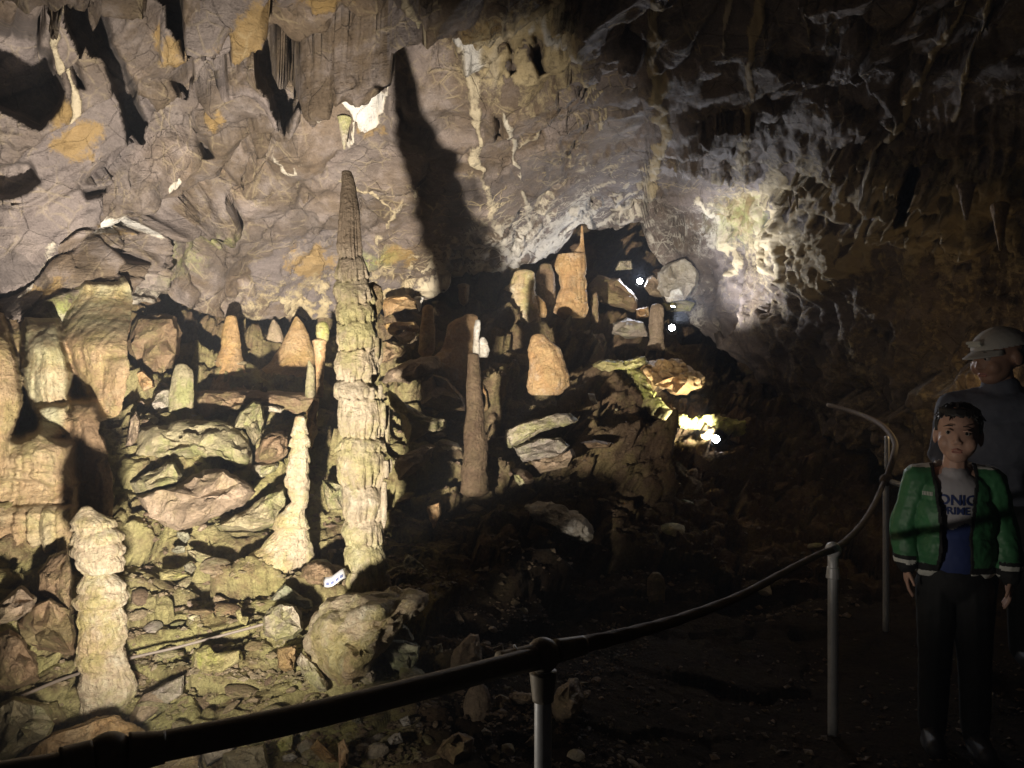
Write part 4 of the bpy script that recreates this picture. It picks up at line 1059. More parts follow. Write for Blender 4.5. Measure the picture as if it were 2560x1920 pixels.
 ("rounded brown boulder in the shadow left of the tallest stalagmite's foot", 7, [(1935, 420), (1980, 340), (2060, 320), (2160, 340), (2190, 420), (2090, 470), (2000, 470)], 3.6, 0.25, 'brown'),
 ("streaky flowstone hump at the foot of the tallest stalagmite", 0, [(675, 1335), (720, 1292), (800, 1278), (870, 1276), (930, 1285), (905, 1315), (865, 1350), (830, 1395), (800, 1450), (745, 1492), (690, 1440), (655, 1400)], 3.2, 0.4, 'cream', 'flowstone_hump'),
 # lower middle
 ("sage green block resting right of the tallest stalagmite's foot", 8, [(402, 320), (430, 278), (480, 305), (562, 382), (552, 432), (460, 410), (405, 365)], 3.4, 0.14, 'sage'),
 ("small mossy stone under the sage green block", 8, [(388, 372), (420, 370), (455, 405), (440, 442), (395, 415)], 3.38, 0.1, 'green', 'stone'),
 ("dark sage slab leaning under the stick", 8, [(200, 850), (230, 770), (350, 730), (432, 742), (472, 830), (335, 835), (242, 885)], 3.2, 0.12, 'sage', 'slab'),
 ("big sage grey slab with a ragged face, right of the stick", 8, [(255, 915), (290, 832), (420, 838), (512, 870), (500, 940), (460, 1042), (330, 1012)], 3.0, 0.16, 'sage', 'slab'),
 ("pale faceted stone at the foot of the stick", 8, [(92, 1055), (150, 1010), (200, 1000), (228, 1070), (215, 1128), (150, 1112)], 2.85, 0.12, 'pale', 'stone'),
 ("thin greenish flake propped above the dark sage slab", 8, [(275, 715), (330, 685), (415, 668), (434, 690), (330, 725)], 3.3, 0.06, 'sage', 'flake'),
 ("pointed pinkish boulder above the handrail in the middle", 8, [(690, 1030), (720, 920), (780, 850), (840, 788), (888, 798), (900, 880), (915, 975), (850, 1010)], 2.95, 0.22, 'pink'),
 ("split rounded boulder right of the handrail post", 8, [(1365, 1290), (1382, 1180), (1440, 1122), (1480, 1088), (1540, 1078), (1578, 1200), (1560, 1265), (1500, 1362), (1400, 1372)], 2.6, 0.25, 'pink'),
 ("small brown cone shaped stone left of the handrail post", 8, [(998, 1270), (1005, 1195), (1035, 1180), (1058, 1240), (1050, 1272)], 2.65, 0.07, 'brown', 'stone'),
 ("brown lump right of the pointed pinkish boulder", 8, [(930, 940), (930, 870), (990, 880), (1050, 858), (1055, 930), (990, 950)], 2.9, 0.12, 'brown', 'stone'),
 ("small grey cube of rock left of the pointed pinkish boulder", 8, [(598, 870), (650, 850), (662, 915), (620, 932), (605, 905)], 2.95, 0.08, 'purple', 'stone'),
 ("long rounded stone just left of the handrail post", 8, [(1082, 1195), (1130, 1170), (1250, 1172), (1252, 1240), (1160, 1245), (1090, 1225)], 2.7, 0.1, 'pink', 'stone'),
 ("small white stone below the handrail's middle", 8, [(378, 1345), (432, 1318), (452, 1380), (402, 1392)], 2.4, 0.06, 'white', 'stone'),
 ("white notched stone lower left of the round stub", 8, [(300, 1475), (340, 1440), (382, 1428), (402, 1492), (322, 1512)], 2.25, 0.07, 'white', 'stone'),
 ("smooth grey pebble below the round stub", 8, [(908, 1420), (930, 1398), (972, 1425), (976, 1452), (925, 1452)], 2.3, 0.05, 'purple', 'pebble'),
 ("broad shadowy boulder at the bottom left of the handrail post", 8, [(620, 1560), (670, 1480), (760, 1428), (860, 1470), (850, 1570), (720, 1650)], 2.2, 0.18, 'brown'),
 ("pale stone touching the bottom of the handrail post", 8, [(1188, 1500), (1250, 1440), (1290, 1480), (1270, 1515), (1220, 1525)], 2.25, 0.07, 'pink', 'stone'),
 ("mossy grey stone under the handrail below the pale shard", 8, [(65, 1345), (120, 1325), (135, 1375), (95, 1372)], 2.4, 0.07, 'sage', 'stone'),
 ("pale orange stone at the bottom edge below the handrail", 8, [(-20, 1500), (20, 1470), (48, 1550), (40, 1640), (-10, 1690)], 2.15, 0.12, 'orange', 'stone'),
 ("mossy angular stone at the bottom edge beside the greenish flat block", 7, [(1790, 1510), (1830, 1450), (1900, 1440), (1890, 1540), (1820, 1560)], 2.2, 0.1, 'yellow', 'stone'),
 ("white corner stone at the bottom among the mossy rubble", 7, [(1830, 1580), (1900, 1560), (1930, 1590), (1890, 1620), (1830, 1620)], 2.15, 0.06, 'white', 'stone'),
 ("brown leaning stone at the bottom right of the mossy rubble", 7, [(2010, 1530), (2060, 1480), (2140, 1560), (2190, 1620), (2120, 1640)], 2.18, 0.1, 'tan', 'stone'),
 ("tiny pale chip sitting above the dark rubble in the middle", 8, [(1058, 650), (1075, 632), (1096, 640), (1086, 662)], 3.9, 0.05, 'white', 'stone'),
 ("low pale crumb of rock above the pointed pinkish boulder", 8, [(735, 650), (760, 645), (800, 715), (770, 730), (745, 690)], 3.4, 0.06, 'pink', 'stone'),
 ("dim tan rock on the slope right of the slab pile", 5, [(1545, 1210), (1640, 1190), (1760, 1215), (1740, 1240), (1600, 1245)], 5.6, 0.2, 'brown'),
 ("pale jagged stone low on the slope under the slab pile", 5, [(1120, 1420), (1150, 1415), (1192, 1470), (1160, 1490), (1130, 1460)], 4.9, 0.1, 'pale', 'stone'),
 ("bristly white flake on the dark slope right of the big broken stump", 5, [(1600, 890), (1640, 895), (1660, 955), (1640, 965), (1610, 930)], 6.3, 0.05, 'white', 'flake'),
]
for row in ROCKS:
    lab, zone, poly, d, th, mat = row[:6]
    nm = row[6] if len(row) > 6 else "boulder"
    cat = {"boulder": "boulder", "ledge_rock": "rock", "outcrop": "rock", "rock_spur": "rock", "ledge_edge": "rock", "bank_rock": "rock", "shelf_rock": "rock",
           "flowstone_ledge": "flowstone", "flowstone_hump": "flowstone", "terrace_slab": "slab"}.get(nm, nm)
    pz = Z(zone, poly)
    uc = sum(p[0] for p in pz) / len(pz); vmax = max(p[1] for p in pz); vmin = min(p[1] for p in pz)
    fd = floor_y(uc, vmin + 0.8 * (vmax - vmin))
    if zone in (7, 8) or "hump" in nm:
        d = fd - 0.16 * th
    else:
        d = min(d, fd - 0.2 * th)
        if nm in ("rock_spur", "ledge_edge", "crust") or "end block" in lab or "end of the lit ledge" in lab:
            d = min(d, min(floor_y(*p) for p in pz) + 0.05)
    kw = dict(soft=4, amp=0.08, bev=0.8) if ("flowstone" in nm or nm == "ledge_rock" or "rounded" in lab) else (dict(amp=0.13) if nm in ("rock_spur", "ledge_edge", "crust") else {})
    rock(lab, pz, d, th, mat, name=nm, cat=cat, **kw)

def ledge_strip():
    px = [(618, 366, 3), (632, 372, 5), (641, 384, 6), (647, 397, 7.5), (655, 408, 7.5), (666, 416, 6.5), (682, 421, 5.5), (700, 423, 6), (718, 424, 7), (735, 427, 7.5), (741, 434, 5)]
    dd = [min(floor_y(u + a, v + b) for a in (-6, 0, 6) for b in (-6, 0, 6, 14)) for u, v, _ in px]
    dd = np.convolve(np.pad(dd, 1, mode='edge'), [0.3, 0.4, 0.3], 'valid') - 0.05
    me = tube_mesh("lit_ledge", [P(u, v, d) for (u, v, _), d in zip(px, dd)], [r0 * d / FPX for (_, _, r0), d in zip(px, dd)], M['yellow'], n=26, sub=12, wob=0.55)
    n = len(me.vertices)
    co = np.empty(n * 3, np.float32); me.vertices.foreach_get("co", co); co = co.reshape(-1, 3)
    f1, f2, rid, off = worley(co * 9.0)
    co = co + np.array([0.3, -1.0, 0.6]) * (0.05 * (_rnd[rid][:, 3] - 0.5) + 0.03 * fbm(co * 14, 3))[:, None]
    me.vertices.foreach_set("co", co.reshape(-1).astype(np.float32)); me.update()
    recenter(link("lit_ledge", me, None, "bright yellow green strip of ledge edge running down to the ledge lamp", "ledge"))

# ------------------------------------------------------------------ loose stones and gravel
def stone_proto(seed):
    bm = bmesh.new()
    bmesh.ops.create_icosphere(bm, subdivisions=2, radius=1.0)
    r = random.Random(seed)
    cutp = [(Vector((r.uniform(-1, 1), r.uniform(-1, 1), r.uniform(-1, 1))).normalized(), r.random()) for _ in range(11)]
    sx, sy, sz = r.uniform(0.9, 1.5), r.uniform(0.7, 1.1), r.uniform(0.28, 0.55)
    for v in bm.verts:
        k = min(1.0, *[(0.62 + 0.25 * rq) / max(1e-3, v.co.dot(nq)) if v.co.dot(nq) > 0 else 9 for nq, rq in cutp])
        v.co = Vector((v.co.x * sx * k, v.co.y * sy * k, v.co.z * sz * k))
    me = bpy.data.meshes.new("loose_stone")
    bm.to_mesh(me); bm.free()
    return me
protos = []
for k in range(10):
    me = stone_proto(k * 3.3)
    me.materials.append(M[['gravel', 'darkgravel', 'brown', 'gravel', 'pink', 'green', 'pale', 'gravel', 'purple', 'brown'][k]])
    me.set_sharp_from_angle(angle=R(30))
    protos.append(me)
r = random.Random(5)
def scatter_spot(reg):
    x0, x1, y0, y1 = reg
    return r.uniform(x0, x1), r.uniform(y0, y1)
STREG = [((130, 420, 560, 765), 110, (0.022, 0.085), "loose angular stone in the bright rubble left of the stick", "loose stones in the bright rubble"),
         ((420, 640, 600, 765), 45, (0.014, 0.04), "loose stone on the dim ground under the handrail", "loose stones under the handrail"),
         ((400, 820, 400, 600), 45, (0.02, 0.10), "loose stone lying on the dark scree slope", "loose stones on the dark scree slope"),
         ((140, 480, 380, 520), 35, (0.03, 0.09), "loose stone lying among the ledge rocks", "loose stones among the ledge rocks")]
for reg, cnt, (s0, s1), lab, grp in STREG:
    for k in range(cnt):
        u, v = scatter_spot(reg)
        p = floor_at(u, v)
        o = link("loose_stone", protos[r.randrange(10)], None, lab, "stone", grp)
        s = s0 + (s1 - s0) * r.random() ** 2.2
        o.location = Vector(p) + Vector((0, 0, s * 0.2))
        o.scale = (s, s, s)
        o.rotation_euler = (r.uniform(-0.5, 0.5), r.uniform(-0.5, 0.5), r.uniform(0, 6.28))

def gravel(name, regs, mat):
    octv = np.array([(1, 0, 0), (0, 1, 0), (-1, 0, 0), (0, -1, 0), (0.1, 0.1, 0.7), (-0.1, 0, -0.7)], float)
    octf = np.array([(0, 1, 4), (1, 2, 4), (2, 3, 4), (3, 0, 4), (1, 0, 5), (2, 1, 5), (3, 2, 5), (0, 3, 5)])
    V, F = [], []
    n = 0
    for (x0, x1, y0, y1), cnt, s0, s1 in regs:
        for k in range(cnt):
            u, v = r.uniform(x0, x1), r.uniform(y0, y1)
            p = floor_at(u, v)
            if perlin(np.array([u / 40, v / 25, 1.5])) < -0.12 + 0.3 * r.random() - 0.2:
                continue
            s = s0 + (s1 - s0) * r.random() ** 2.5
            m = Matrix.Rotation(r.uniform(0, 6.28), 3, 'Z') @ Matrix.Rotation(r.uniform(-0.7, 0.7), 3, 'X')
            q = octv * np.array([s * r.uniform(0.7, 1.5), s * r.uniform(0.6, 1.1), s * r.uniform(0.5, 1)]) * rng.uniform(0.7, 1.3, (6, 1))
            V.append(q @ np.array(m).T + p + np.array([0, 0, s * 0.3]))
            F.append(octf + n)
            n += 6
    me = bpy.data.meshes.new(name)
    me.from_pydata(np.concatenate(V).tolist(), [], np.concatenate(F).tolist())
    me.materials.append(mat)
    link(name, me, kind='stuff', label="gravel and small broken chips strewn over the cave floor", cat="gravel")
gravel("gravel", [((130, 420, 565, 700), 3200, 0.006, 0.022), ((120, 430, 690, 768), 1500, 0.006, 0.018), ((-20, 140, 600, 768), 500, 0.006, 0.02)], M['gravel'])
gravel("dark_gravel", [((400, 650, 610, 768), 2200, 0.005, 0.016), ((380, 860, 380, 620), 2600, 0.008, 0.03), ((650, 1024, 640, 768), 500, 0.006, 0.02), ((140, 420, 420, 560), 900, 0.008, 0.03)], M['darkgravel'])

# ================================================================== TUBES: rails, conduit, stick
def tube_mesh(name, pts, radii, mat, n=18, sub=10, closed_ends=True, twist=0.0, wob=0.0):
    P0 = np.array(pts, float)
    if np.isscalar(radii):
        radii = [radii] * len(P0)
    # Catmull-Rom resample
    ext = np.concatenate([[2 * P0[0] - P0[1]], P0, [2 * P0[-1] - P0[-2]]])
    er = np.concatenate([[radii[0]], radii, [radii[-1]]])
    L, Rr = [], []
    for i in range(len(P0) - 1):
        a, b, c, d = ext[i:i + 4]
        for k in range(sub):
            t = k / sub
            L.append(0.5 * ((2 * b) + (-a + c) * t + (2 * a - 5 * b + 4 * c - d) * t * t + (-a + 3 * b - 3 * c + d) * t ** 3))
            Rr.append(er[i + 1] * (1 - t) + er[i + 2] * t)
    L.append(P0[-1]); Rr.append(radii[-1])
    L = np.array(L); Rr = np.array(Rr)
    T = np.gradient(L, axis=0); T /= np.linalg.norm(T, axis=1)[:, None]
    up = np.array([0, 0, 1.0]) if abs(T[0][2]) < 0.9 else np.array([1.0, 0, 0])
    rows = []
    th = np.linspace(0, 2 * np.pi, n + 1)
    for i in range(len(L)):
        s = np.cross(T[i], up); s /= np.linalg.norm(s)
        q = np.cross(s, T[i])
        rad = Rr[i] * (1 + (twist * np.sin(3 * th + i * 1.1) if twist else 0) + (wob * perlin(np.stack([np.cos(th) + i * 0.35, np.sin(th), th * 0 + 2.5], -1)) if wob else 0))
        rows.append(L[i] + (np.cos(th) * rad)[:, None] * s + (np.sin(th) * rad)[:, None] * q)
    if closed_ends:
        rows = [np.repeat(L[:1], n + 1, 0)] + rows + [np.repeat(L[-1:], n + 1, 0)]
    return grid_mesh(name, np.array(rows), None, mat)

def ball_mesh(name, c, rr, mat, sq=(1, 1, 1)):
    bm = bmesh.new()
    bmesh.ops.create_uvsphere(bm, u_segments=28, v_segments=18, radius=1.0)
    for v in bm.verts:
        v.co = Vector((c[0] + v.co.x * rr * sq[0], c[1] + v.co.y * rr * sq[1], c[2] + v.co.z * rr * sq[2]))
    me = bpy.data.meshes.new(name)
    bm.to_mesh(me); bm.free()
    me.polygons.foreach_set("use_smooth", np.ones(len(me.polygons), bool))
    me.materials.append(mat)
    return me

def part(name, me, parent, label=None):
    return child(recenter(link(name, me, None, label)), parent)

rail = empty("handrail", P(543, 655, 1.42) * np.array([1, 1, 0]), "dark pipe handrail with ball joints and grey posts winding along the path to the right", "handrail")
A = P(-60, 787, 0.86); B = P(108, 757, 0.955); Cc = P(543, 655, 1.42)
part("rail_pipe", tube_mesh("rail_pipe", [A, P(60, 768, 0.92), B], 0.0185, M['rail']), rail)
part("rail_pipe", tube_mesh("rail_pipe", [B, P(300, 718, 1.085), P(463, 677, 1.29), Cc], 0.0195, M['rail']), rail)
part("ball_joint", ball_mesh("ball_joint", B, 0.030, M['rail']), rail)
part("ball_joint", ball_mesh("ball_joint", Cc, 0.032, M['rail']), rail)
part("sleeve", tube_mesh("sleeve", [P(500, 665, 1.375), P(536, 657, 1.41)], 0.024, M['rail']), rail)
part("sleeve", tube_mesh("sleeve", [P(60, 768, 0.92), P(92, 760, 0.94)], 0.024, M['rail']), rail)
part("sleeve", tube_mesh("sleeve", [P(128, 753, 0.965), P(165, 747, 0.985)], [0.025, 0.020], M['rail']), rail)
part("sleeve", tube_mesh("sleeve", [P(556, 651, 1.435), P(584, 645, 1.47)], [0.022, 0.018], M['rail']), rail)
b1 = Cc.copy(); b1[2] = -0.05
part("post", tube_mesh("post", [Cc, b1], 0.0165, M['post']), rail)
part("collar", tube_mesh("collar", [Cc - np.array([0, 0, 0.03]), Cc - np.array([0, 0, 0.085])], [0.026, 0.020], M['rail']), rail)
part("clamp_ring", tube_mesh("clamp_ring", [P(514, 645.5, 1.40), P(517, 651, 1.385), P(518, 660, 1.375), P(517, 668, 1.38), P(513, 673, 1.40)], 0.0025, M['post'], sub=5, n=8), rail)
J2 = P(833, 550, 2.95); J3 = P(886, 480, 4.2)
part("rope_rail", tube_mesh("rope_rail", [P(560, 650, 1.44), P(620, 636, 1.56), P(680, 619, 1.78), P(740, 596, 2.12), P(785, 572, 2.5), P(818, 555, 2.82), J2], [0.0175, 0.0145, 0.0125, 0.0115, 0.0115, 0.012, 0.014], M['rope'], sub=14, twist=0.05), rail)
part("ball_joint", ball_mesh("ball_joint", J2, 0.030, M['post'], (1, 1, 1.05)), rail)
b2 = J2.copy(); b2[2] = -0.03
part("post", tube_mesh("post", [J2, b2], 0.0195, M['post']), rail)
part("collar", tube_mesh("collar", [P(833, 567, 2.95), P(833, 578, 2.95)], [0.022, 0.027], M['post']), rail)
part("rope_rail", tube_mesh("rope_rail", [J2, P(846, 541, 3.15), P(862, 524, 3.5), P(874, 505, 3.85), P(883, 485, 4.15), J3], 0.0135, M['rope'], sub=10, twist=0.05), rail)
part("ball_joint", ball_mesh("ball_joint", J3, 0.034, M['rope']), rail)
b3 = J3.copy(); b3[2] = -0.02
part("post", tube_mesh("post", [J3, b3], 0.0165, M['post']), rail)
part("rope_rail", tube_mesh("rope_rail", [J3, P(893, 458, 4.35), P(895, 443, 4.6), P(885, 428, 4.9), P(871, 419, 5.2), P(853, 412, 5.5), P(828, 405, 5.8)], 0.017, M['rope'], sub=8), rail)
part("post", tube_mesh("post", [P(887, 436, 5.0), P(887, 470, 5.0)], 0.014, M['post']), rail)
part("rope_rail", tube_mesh("rope_rail", [J3, P(905, 486, 4.1), P(918, 489, 4.0)], 0.014, M['post'], sub=6), rail)

def on_floor(u, v, up=0.03):
    return P(u, v, floor_y(u, v) - up)
cond = link("conduit", tube_mesh("conduit", [on_floor(u, v, 0.07 + 0.01 * math.sin(u)) for u, v in ((20, 697), (60, 680), (100, 667), (135, 657), (170, 649), (205, 640), (235, 632), (264, 624), (285, 617))], 0.006, M['conduit'], sub=8, wob=0.08), None,
            "thin dusty conduit pipe running across the rubble behind the stout stalagmite", "pipe")
recenter(cond)
stk = link("stick", tube_mesh("stick", Z(8, [(120, 1020)]) and [P(*Z(8, [(118, 1025)])[0], 2.75), P(*Z(8, [(200, 870)])[0], 2.95), P(*Z(8, [(265, 720)])[0], 3.2), P(*Z(8, [(330, 570)])[0], 3.35), P(*Z(8, [(368, 430)])[0], 3.4)], [0.012, 0.013, 0.012, 0.011, 0.008], M['stick'], sub=8, wob=0.25), None,
           "dark weathered stick leaning on the foot of the tallest stalagmite", "stick")
recenter(stk)

ledge_strip()

# printed strip of card by the tallest stalagmite's foot
def card():
    rows = []
    for k in range(9):
        t = k / 8
        u = 324 + 21 * t
        v = 582 - 7 * t + 2.0 * math.sin(t * 5)
        d = 3.30 - 0.03 * math.sin(t * 4)
        rows.append([P(u, v - 5.0, d + 0.03), P(u, v, d + 0.012), P(u + 0.5, v + 5.0, d)])
    me = grid_mesh("paper_strip", np.array(rows), None, M['paper'])
    o = link("paper_strip", me, None, "small curled white card with blue squares left of the tallest stalagmite's foot", "card")
    md = o.modifiers.new("thick", 'SOLIDIFY'); md.thickness = 0.002
    V = []; F = []
    for k in range(4):
        t = 0.10 + k * 0.22
        for (tt, s) in ((t, 0), (t + 0.13, 0), (t + 0.13, 1), (t, 1)):
            u = 324 + 21 * tt; v = 582 - 7 * tt + 2.0 * math.sin(tt * 5); d = 3.30 - 0.03 * math.sin(tt * 4)
            V.append(P(u, v + 0.3 + 2.9 * s, d + 0.010 - 0.008 * s - 0.006))
        F.append((4 * k, 4 * k + 1, 4 * k + 2, 4 * k + 3))
    m2 = bpy.data.meshes.new("printed_squares")
    m2.from_pydata([tuple(x) for x in V], [], F)
    m2.materials.append(M['ink'])
    sq = link("printed_squares", m2)
    recenter(o)
    child(recenter(sq), o)
card()

# ================================================================== LAMPS
def spot_fixture(label, c, aim, s, group=None):
    root = empty("spotlight", c, label, "lamp", group)
    d = Vector(aim) - Vector(c)
    rot = d.to_track_quat('Z', 'Y').to_matrix()
    def lathe(name, prof, mat, n=24):
        th = np.linspace(0, 2 * np.pi, n + 1)
        rows = [[rot @ Vector((rr * math.cos(t) * s, rr * math.sin(t) * s, z * s)) for t in th] for rr, z in prof]
        me = grid_mesh(name, np.array([[list(v) for v in row] for row in rows]), None, mat)
        o = link(name, me, root)
        return o
    lathe("housing", [(0, -1.5), (0.7, -1.5), (0.85, -1.3), (0.9, 0), (1.1, 0.15), (1.1, 0.35), (0.97, 0.35), (0.95, 0.1)], M['lampbody'])
    lathe("lens", [(0.95, 0.12), (0.8, 0.24), (0.45, 0.32), (0, 0.35)], M['glow'])
    me = tube_mesh("bracket", [(-1.1 * s, 0, -0.4 * s), (-1.2 * s, 0, -1.4 * s), (0, 0, -1.9 * s), (1.2 * s, 0, -1.4 * s), (1.1 * s, 0, -0.4 * s)], 0.14 * s, M['lampbody'], sub=5, n=8)
    link("bracket", me, root)
    return root
spot_fixture("highest shining lamp in the mouth of the dark passage", P(640, 281, 8.9), P(610, 300, 6), 0.034)
spot_fixture("brightest lower lamp right of the smooth reddish stalagmite", P(672, 328, 7.9), P(690, 250, 6), 0.036)
spot_fixture("middle glowing lamp under the greenish white block", P(673, 307, 8.2), P(690, 200, 7.6), 0.024)
LD = floor_y(712, 442)
spot_fixture("lamp glaring under the bright end block of the ledge", P(716, 439, LD - 0.10), P(660, 440, 5), 0.034)
LS = floor_y(655, 398)
lamp("ledge_lamp_light", 'SPOT', P(713, 436, min(LD, LS) - 0.32), 130, (1, 0.95, 0.76), P(658, 398, LS), 75, 0.6, 0.03)

# ================================================================== PEOPLE
M['skin'] = plain_material("child_skin", (0.56, 0.34, 0.26), 0.5, 0, 0.08, 25, 0.05)
M['skin2'] = plain_material("adult_skin", (0.36, 0.20, 0.14), 0.5, 0, 0.10, 25, 0.05)
M['hair'] = plain_material("black_hair", (0.012, 0.010, 0.009), 0.45, 0, 0.4, 160, 0.5, 0.004)
M['lips'] = plain_material("lips", (0.40, 0.17, 0.14), 0.45, 0, 0.1)
M['eye'] = plain_material("eye_white", (0.42, 0.37, 0.34), 0.25, 0, 0.03)
M['iris'] = plain_material("dark_iris", (0.015, 0.010, 0.008), 0.15, 0, 0.1)
M['jacket'] = plain_material("green_satin", (0.05, 0.19, 0.08), 0.5, 0, 0.5, 9, 0.35, 0.012)
M['black'] = plain_material("black_cloth", (0.012, 0.012, 0.013), 0.8, 0, 0.3)
M['stripe'] = plain_material("white_knit_stripe", (0.62, 0.62, 0.58), 0.7, 0, 0.12, 120, 0.4)
M['tee'] = plain_material("pale_tee_shirt", (0.50, 0.48, 0.52), 0.75, 0, 0.08, 20, 0.2)
M['navy'] = plain_material("navy_print", (0.025, 0.045, 0.17), 0.7, 0, 0.15)
M['shirt'] = plain_material("blue_grey_shirt", (0.105, 0.112, 0.15), 0.8, 0, 0.2, 12, 0.4, 0.02)
M['cap'] = plain_material("pale_grey_cap", (0.50, 0.47, 0.44), 0.75, 0, 0.1, 60, 0.3)
M['shoe'] = plain_material("dark_trainers", (0.03, 0.03, 0.035), 0.6, 0, 0.3)

def ico(bm, c, rr, sub=3, rot=None):
    t = bmesh.ops.create_icosphere(bm, subdivisions=sub, radius=1.0)
    for v in t['verts']:
        p = Vector((v.co.x * rr[0], v.co.y * rr[1], v.co.z * rr[2]))
        if rot is not None:
            p = rot @ p
        v.co = p + Vector(c)

def capsule(bm, a, b, ra, rb, sub=2):
    t = bmesh.new()
    for c, rr in ((a, ra), (b, rb)):
        x = bmesh.ops.create_icosphere(t, subdivisions=sub, radius=rr)
        for v in x['verts']:
            v.co += Vector(c)
    h = bmesh.ops.convex_hull(t, input=t.verts[:])
    bmesh.ops.delete(t, geom=list(set([e for e in h['geom_interior'] if isinstance(e, bmesh.types.BMVert)])), context='VERTS')
    me = bpy.data.meshes.new("tmp")
    t.to_mesh(me); t.free()
    bm.from_mesh(me)
    bpy.data.meshes.remove(me)

def remesh(name, bm, voxel, smooth, mat):
    me = bpy.data.meshes.new(name)
    bm.to_mesh(me); bm.free()
    o = bpy.data.objects.new("tmp", me)
    COL.objects.link(o)
    m = o.modifiers.new("r", 'REMESH'); m.mode = 'VOXEL'; m.voxel_size = voxel
    s = o.modifiers.new("s", 'SMOOTH'); s.iterations = smooth; s.factor = 0.5
    dg = bpy.context.evaluated_depsgraph_get()
    dg.update()
    out = bpy.data.meshes.new_from_object(o.evaluated_get(dg))
    bpy.data.objects.remove(o)
    out.name = name
    out.materials.clear()
    for x in (mat if isinstance(mat, list) else [mat]):
        out.materials.append(x)
    out.polygons.foreach_set("use_smooth", np.ones(len(out.polygons), bool))
    return out

def head_shapes(bm, Hc, rot, hs=1.0, child=False):
    """a child's head about Hc (middle of the skull), units: metres, looking to -y before rot"""
    def L(x, y, z): return Vector(Hc) + rot @ Vector((x * hs, y * hs, z * hs))
    def I(c, rr, sub): ico(bm, c, tuple(q * hs for q in rr), sub, rot)
    I(L(0, 0.012, 0.018), (0.074, 0.090, 0.082), 3)           # skull
    I(L(0, -0.026, -0.020), (0.066 if child else 0.063, 0.062, 0.072), 3)         # face
    I(L(0, -0.040, -0.068), (0.040, 0.040, 0.028), 3)         # chin and jaw
    for s in (-1, 1):
        I(L(0.034 * s, -0.056, -0.030), (0.031 if child else 0.026, 0.027, 0.029), 2)   # cheeks
        if not child:
            capsule(bm, L(0.014 * s, -0.083, 0.018), L(0.046 * s, -0.070, 0.018), 0.0085, 0.008)  # brow
        I(L(0.075 * s, 0.010, -0.012), (0.010, 0.020, 0.030), 2)     # ear
    capsule(bm, L(0, -0.080, 0.000), L(0, -0.092, -0.023), 0.006, 0.0095)
    for s in (-1, 1):
        I(L(0.0095 * s, -0.088, -0.027), (0.0075, 0.009, 0.0065), 2)
    return L

def hand_shapes(bm, wrist, s, fwd):
    """a relaxed hand hanging from the wrist; s: side, thumb to the front"""
    w = Vector(wrist)
    ico(bm, w + Vector((0, 0.0, -0.030)), (0.014, 0.028, 0.036), 2)
    for k, (dy, l) in enumerate(((-0.022, 0.046), (-0.0075, 0.053), (0.0075, 0.049), (0.021, 0.038))):
        a = w + Vector((0.0, dy, -0.056))
        b = a + Vector((-0.006 * s, -0.002, -l * 0.5))
        c = b + Vector((-0.014 * s, -0.002, -l * 0.45))
        capsule(bm, a, b, 0.0072, 0.0065)
        capsule(bm, b, c, 0.0065, 0.0052)
    a = w + Vector((-0.004 * s, -0.024, -0.018))
    b = a + Vector((-0.010 * s, -0.016, -0.020))
    c = b + Vector((-0.008 * s, -0.006, -0.020))
    capsule(bm, a, b, 0.0088, 0.0078)
    capsule(bm, b, c, 0.0075, 0.0060)

def face_parts(root, L, rot, lips_mat, sc=1.0):
    for s in (-1, 1):
        me = ball_mesh("eye", L(0.030 * s, -0.0725, 0.0045), 0.0105, M['eye'])
        e = link("eye", me, root)
        me = ball_mesh("iris", L(0.030 * s - 0.001, -0.0795, 0.0042), 0.0062, M['iris'], (1, 0.8, 1))
        link("iris", me, e)
        bm = bmesh.new()
        capsule(bm, L(0.017 * s, -0.086, 0.0265), L(0.032 * s, -0.0835, 0.0275), 0.0022, 0.0026)
        capsule(bm, L(0.032 * s, -0.0835, 0.0275), L(0.047 * s, -0.0725, 0.0225), 0.0026, 0.0018)
        link("eyebrow", remesh("eyebrow", bm, 0.0014, 2, M['hair']), root)
        bm = bmesh.new()      # upper eyelid
        capsule(bm, L(0.018 * s, -0.083, 0.0105), L(0.031 * s, -0.0835, 0.0135), 0.0030, 0.0034)
        capsule(bm, L(0.031 * s, -0.0835, 0.0135), L(0.043 * s, -0.0755, 0.0100), 0.0034, 0.0026)
        link("eyelid", remesh("eyelid", bm, 0.0014, 2, M['skin'] if sc == 1.0 else M['skin2']), root)
    bm = bmesh.new()
    capsule(bm, L(-0.019, -0.075, -0.0515), L(0, -0.0845, -0.0485), 0.0032, 0.0042)
    capsule(bm, L(0.019, -0.075, -0.0515), L(0, -0.0845, -0.0485), 0.0032, 0.0042)
    capsule(bm, L(-0.014, -0.077, -0.0585), L(0.014, -0.077, -0.0585), 0.0040, 0.0040)
    link("lips", remesh("lips", bm, 0.0013, 2, lips_mat), root)

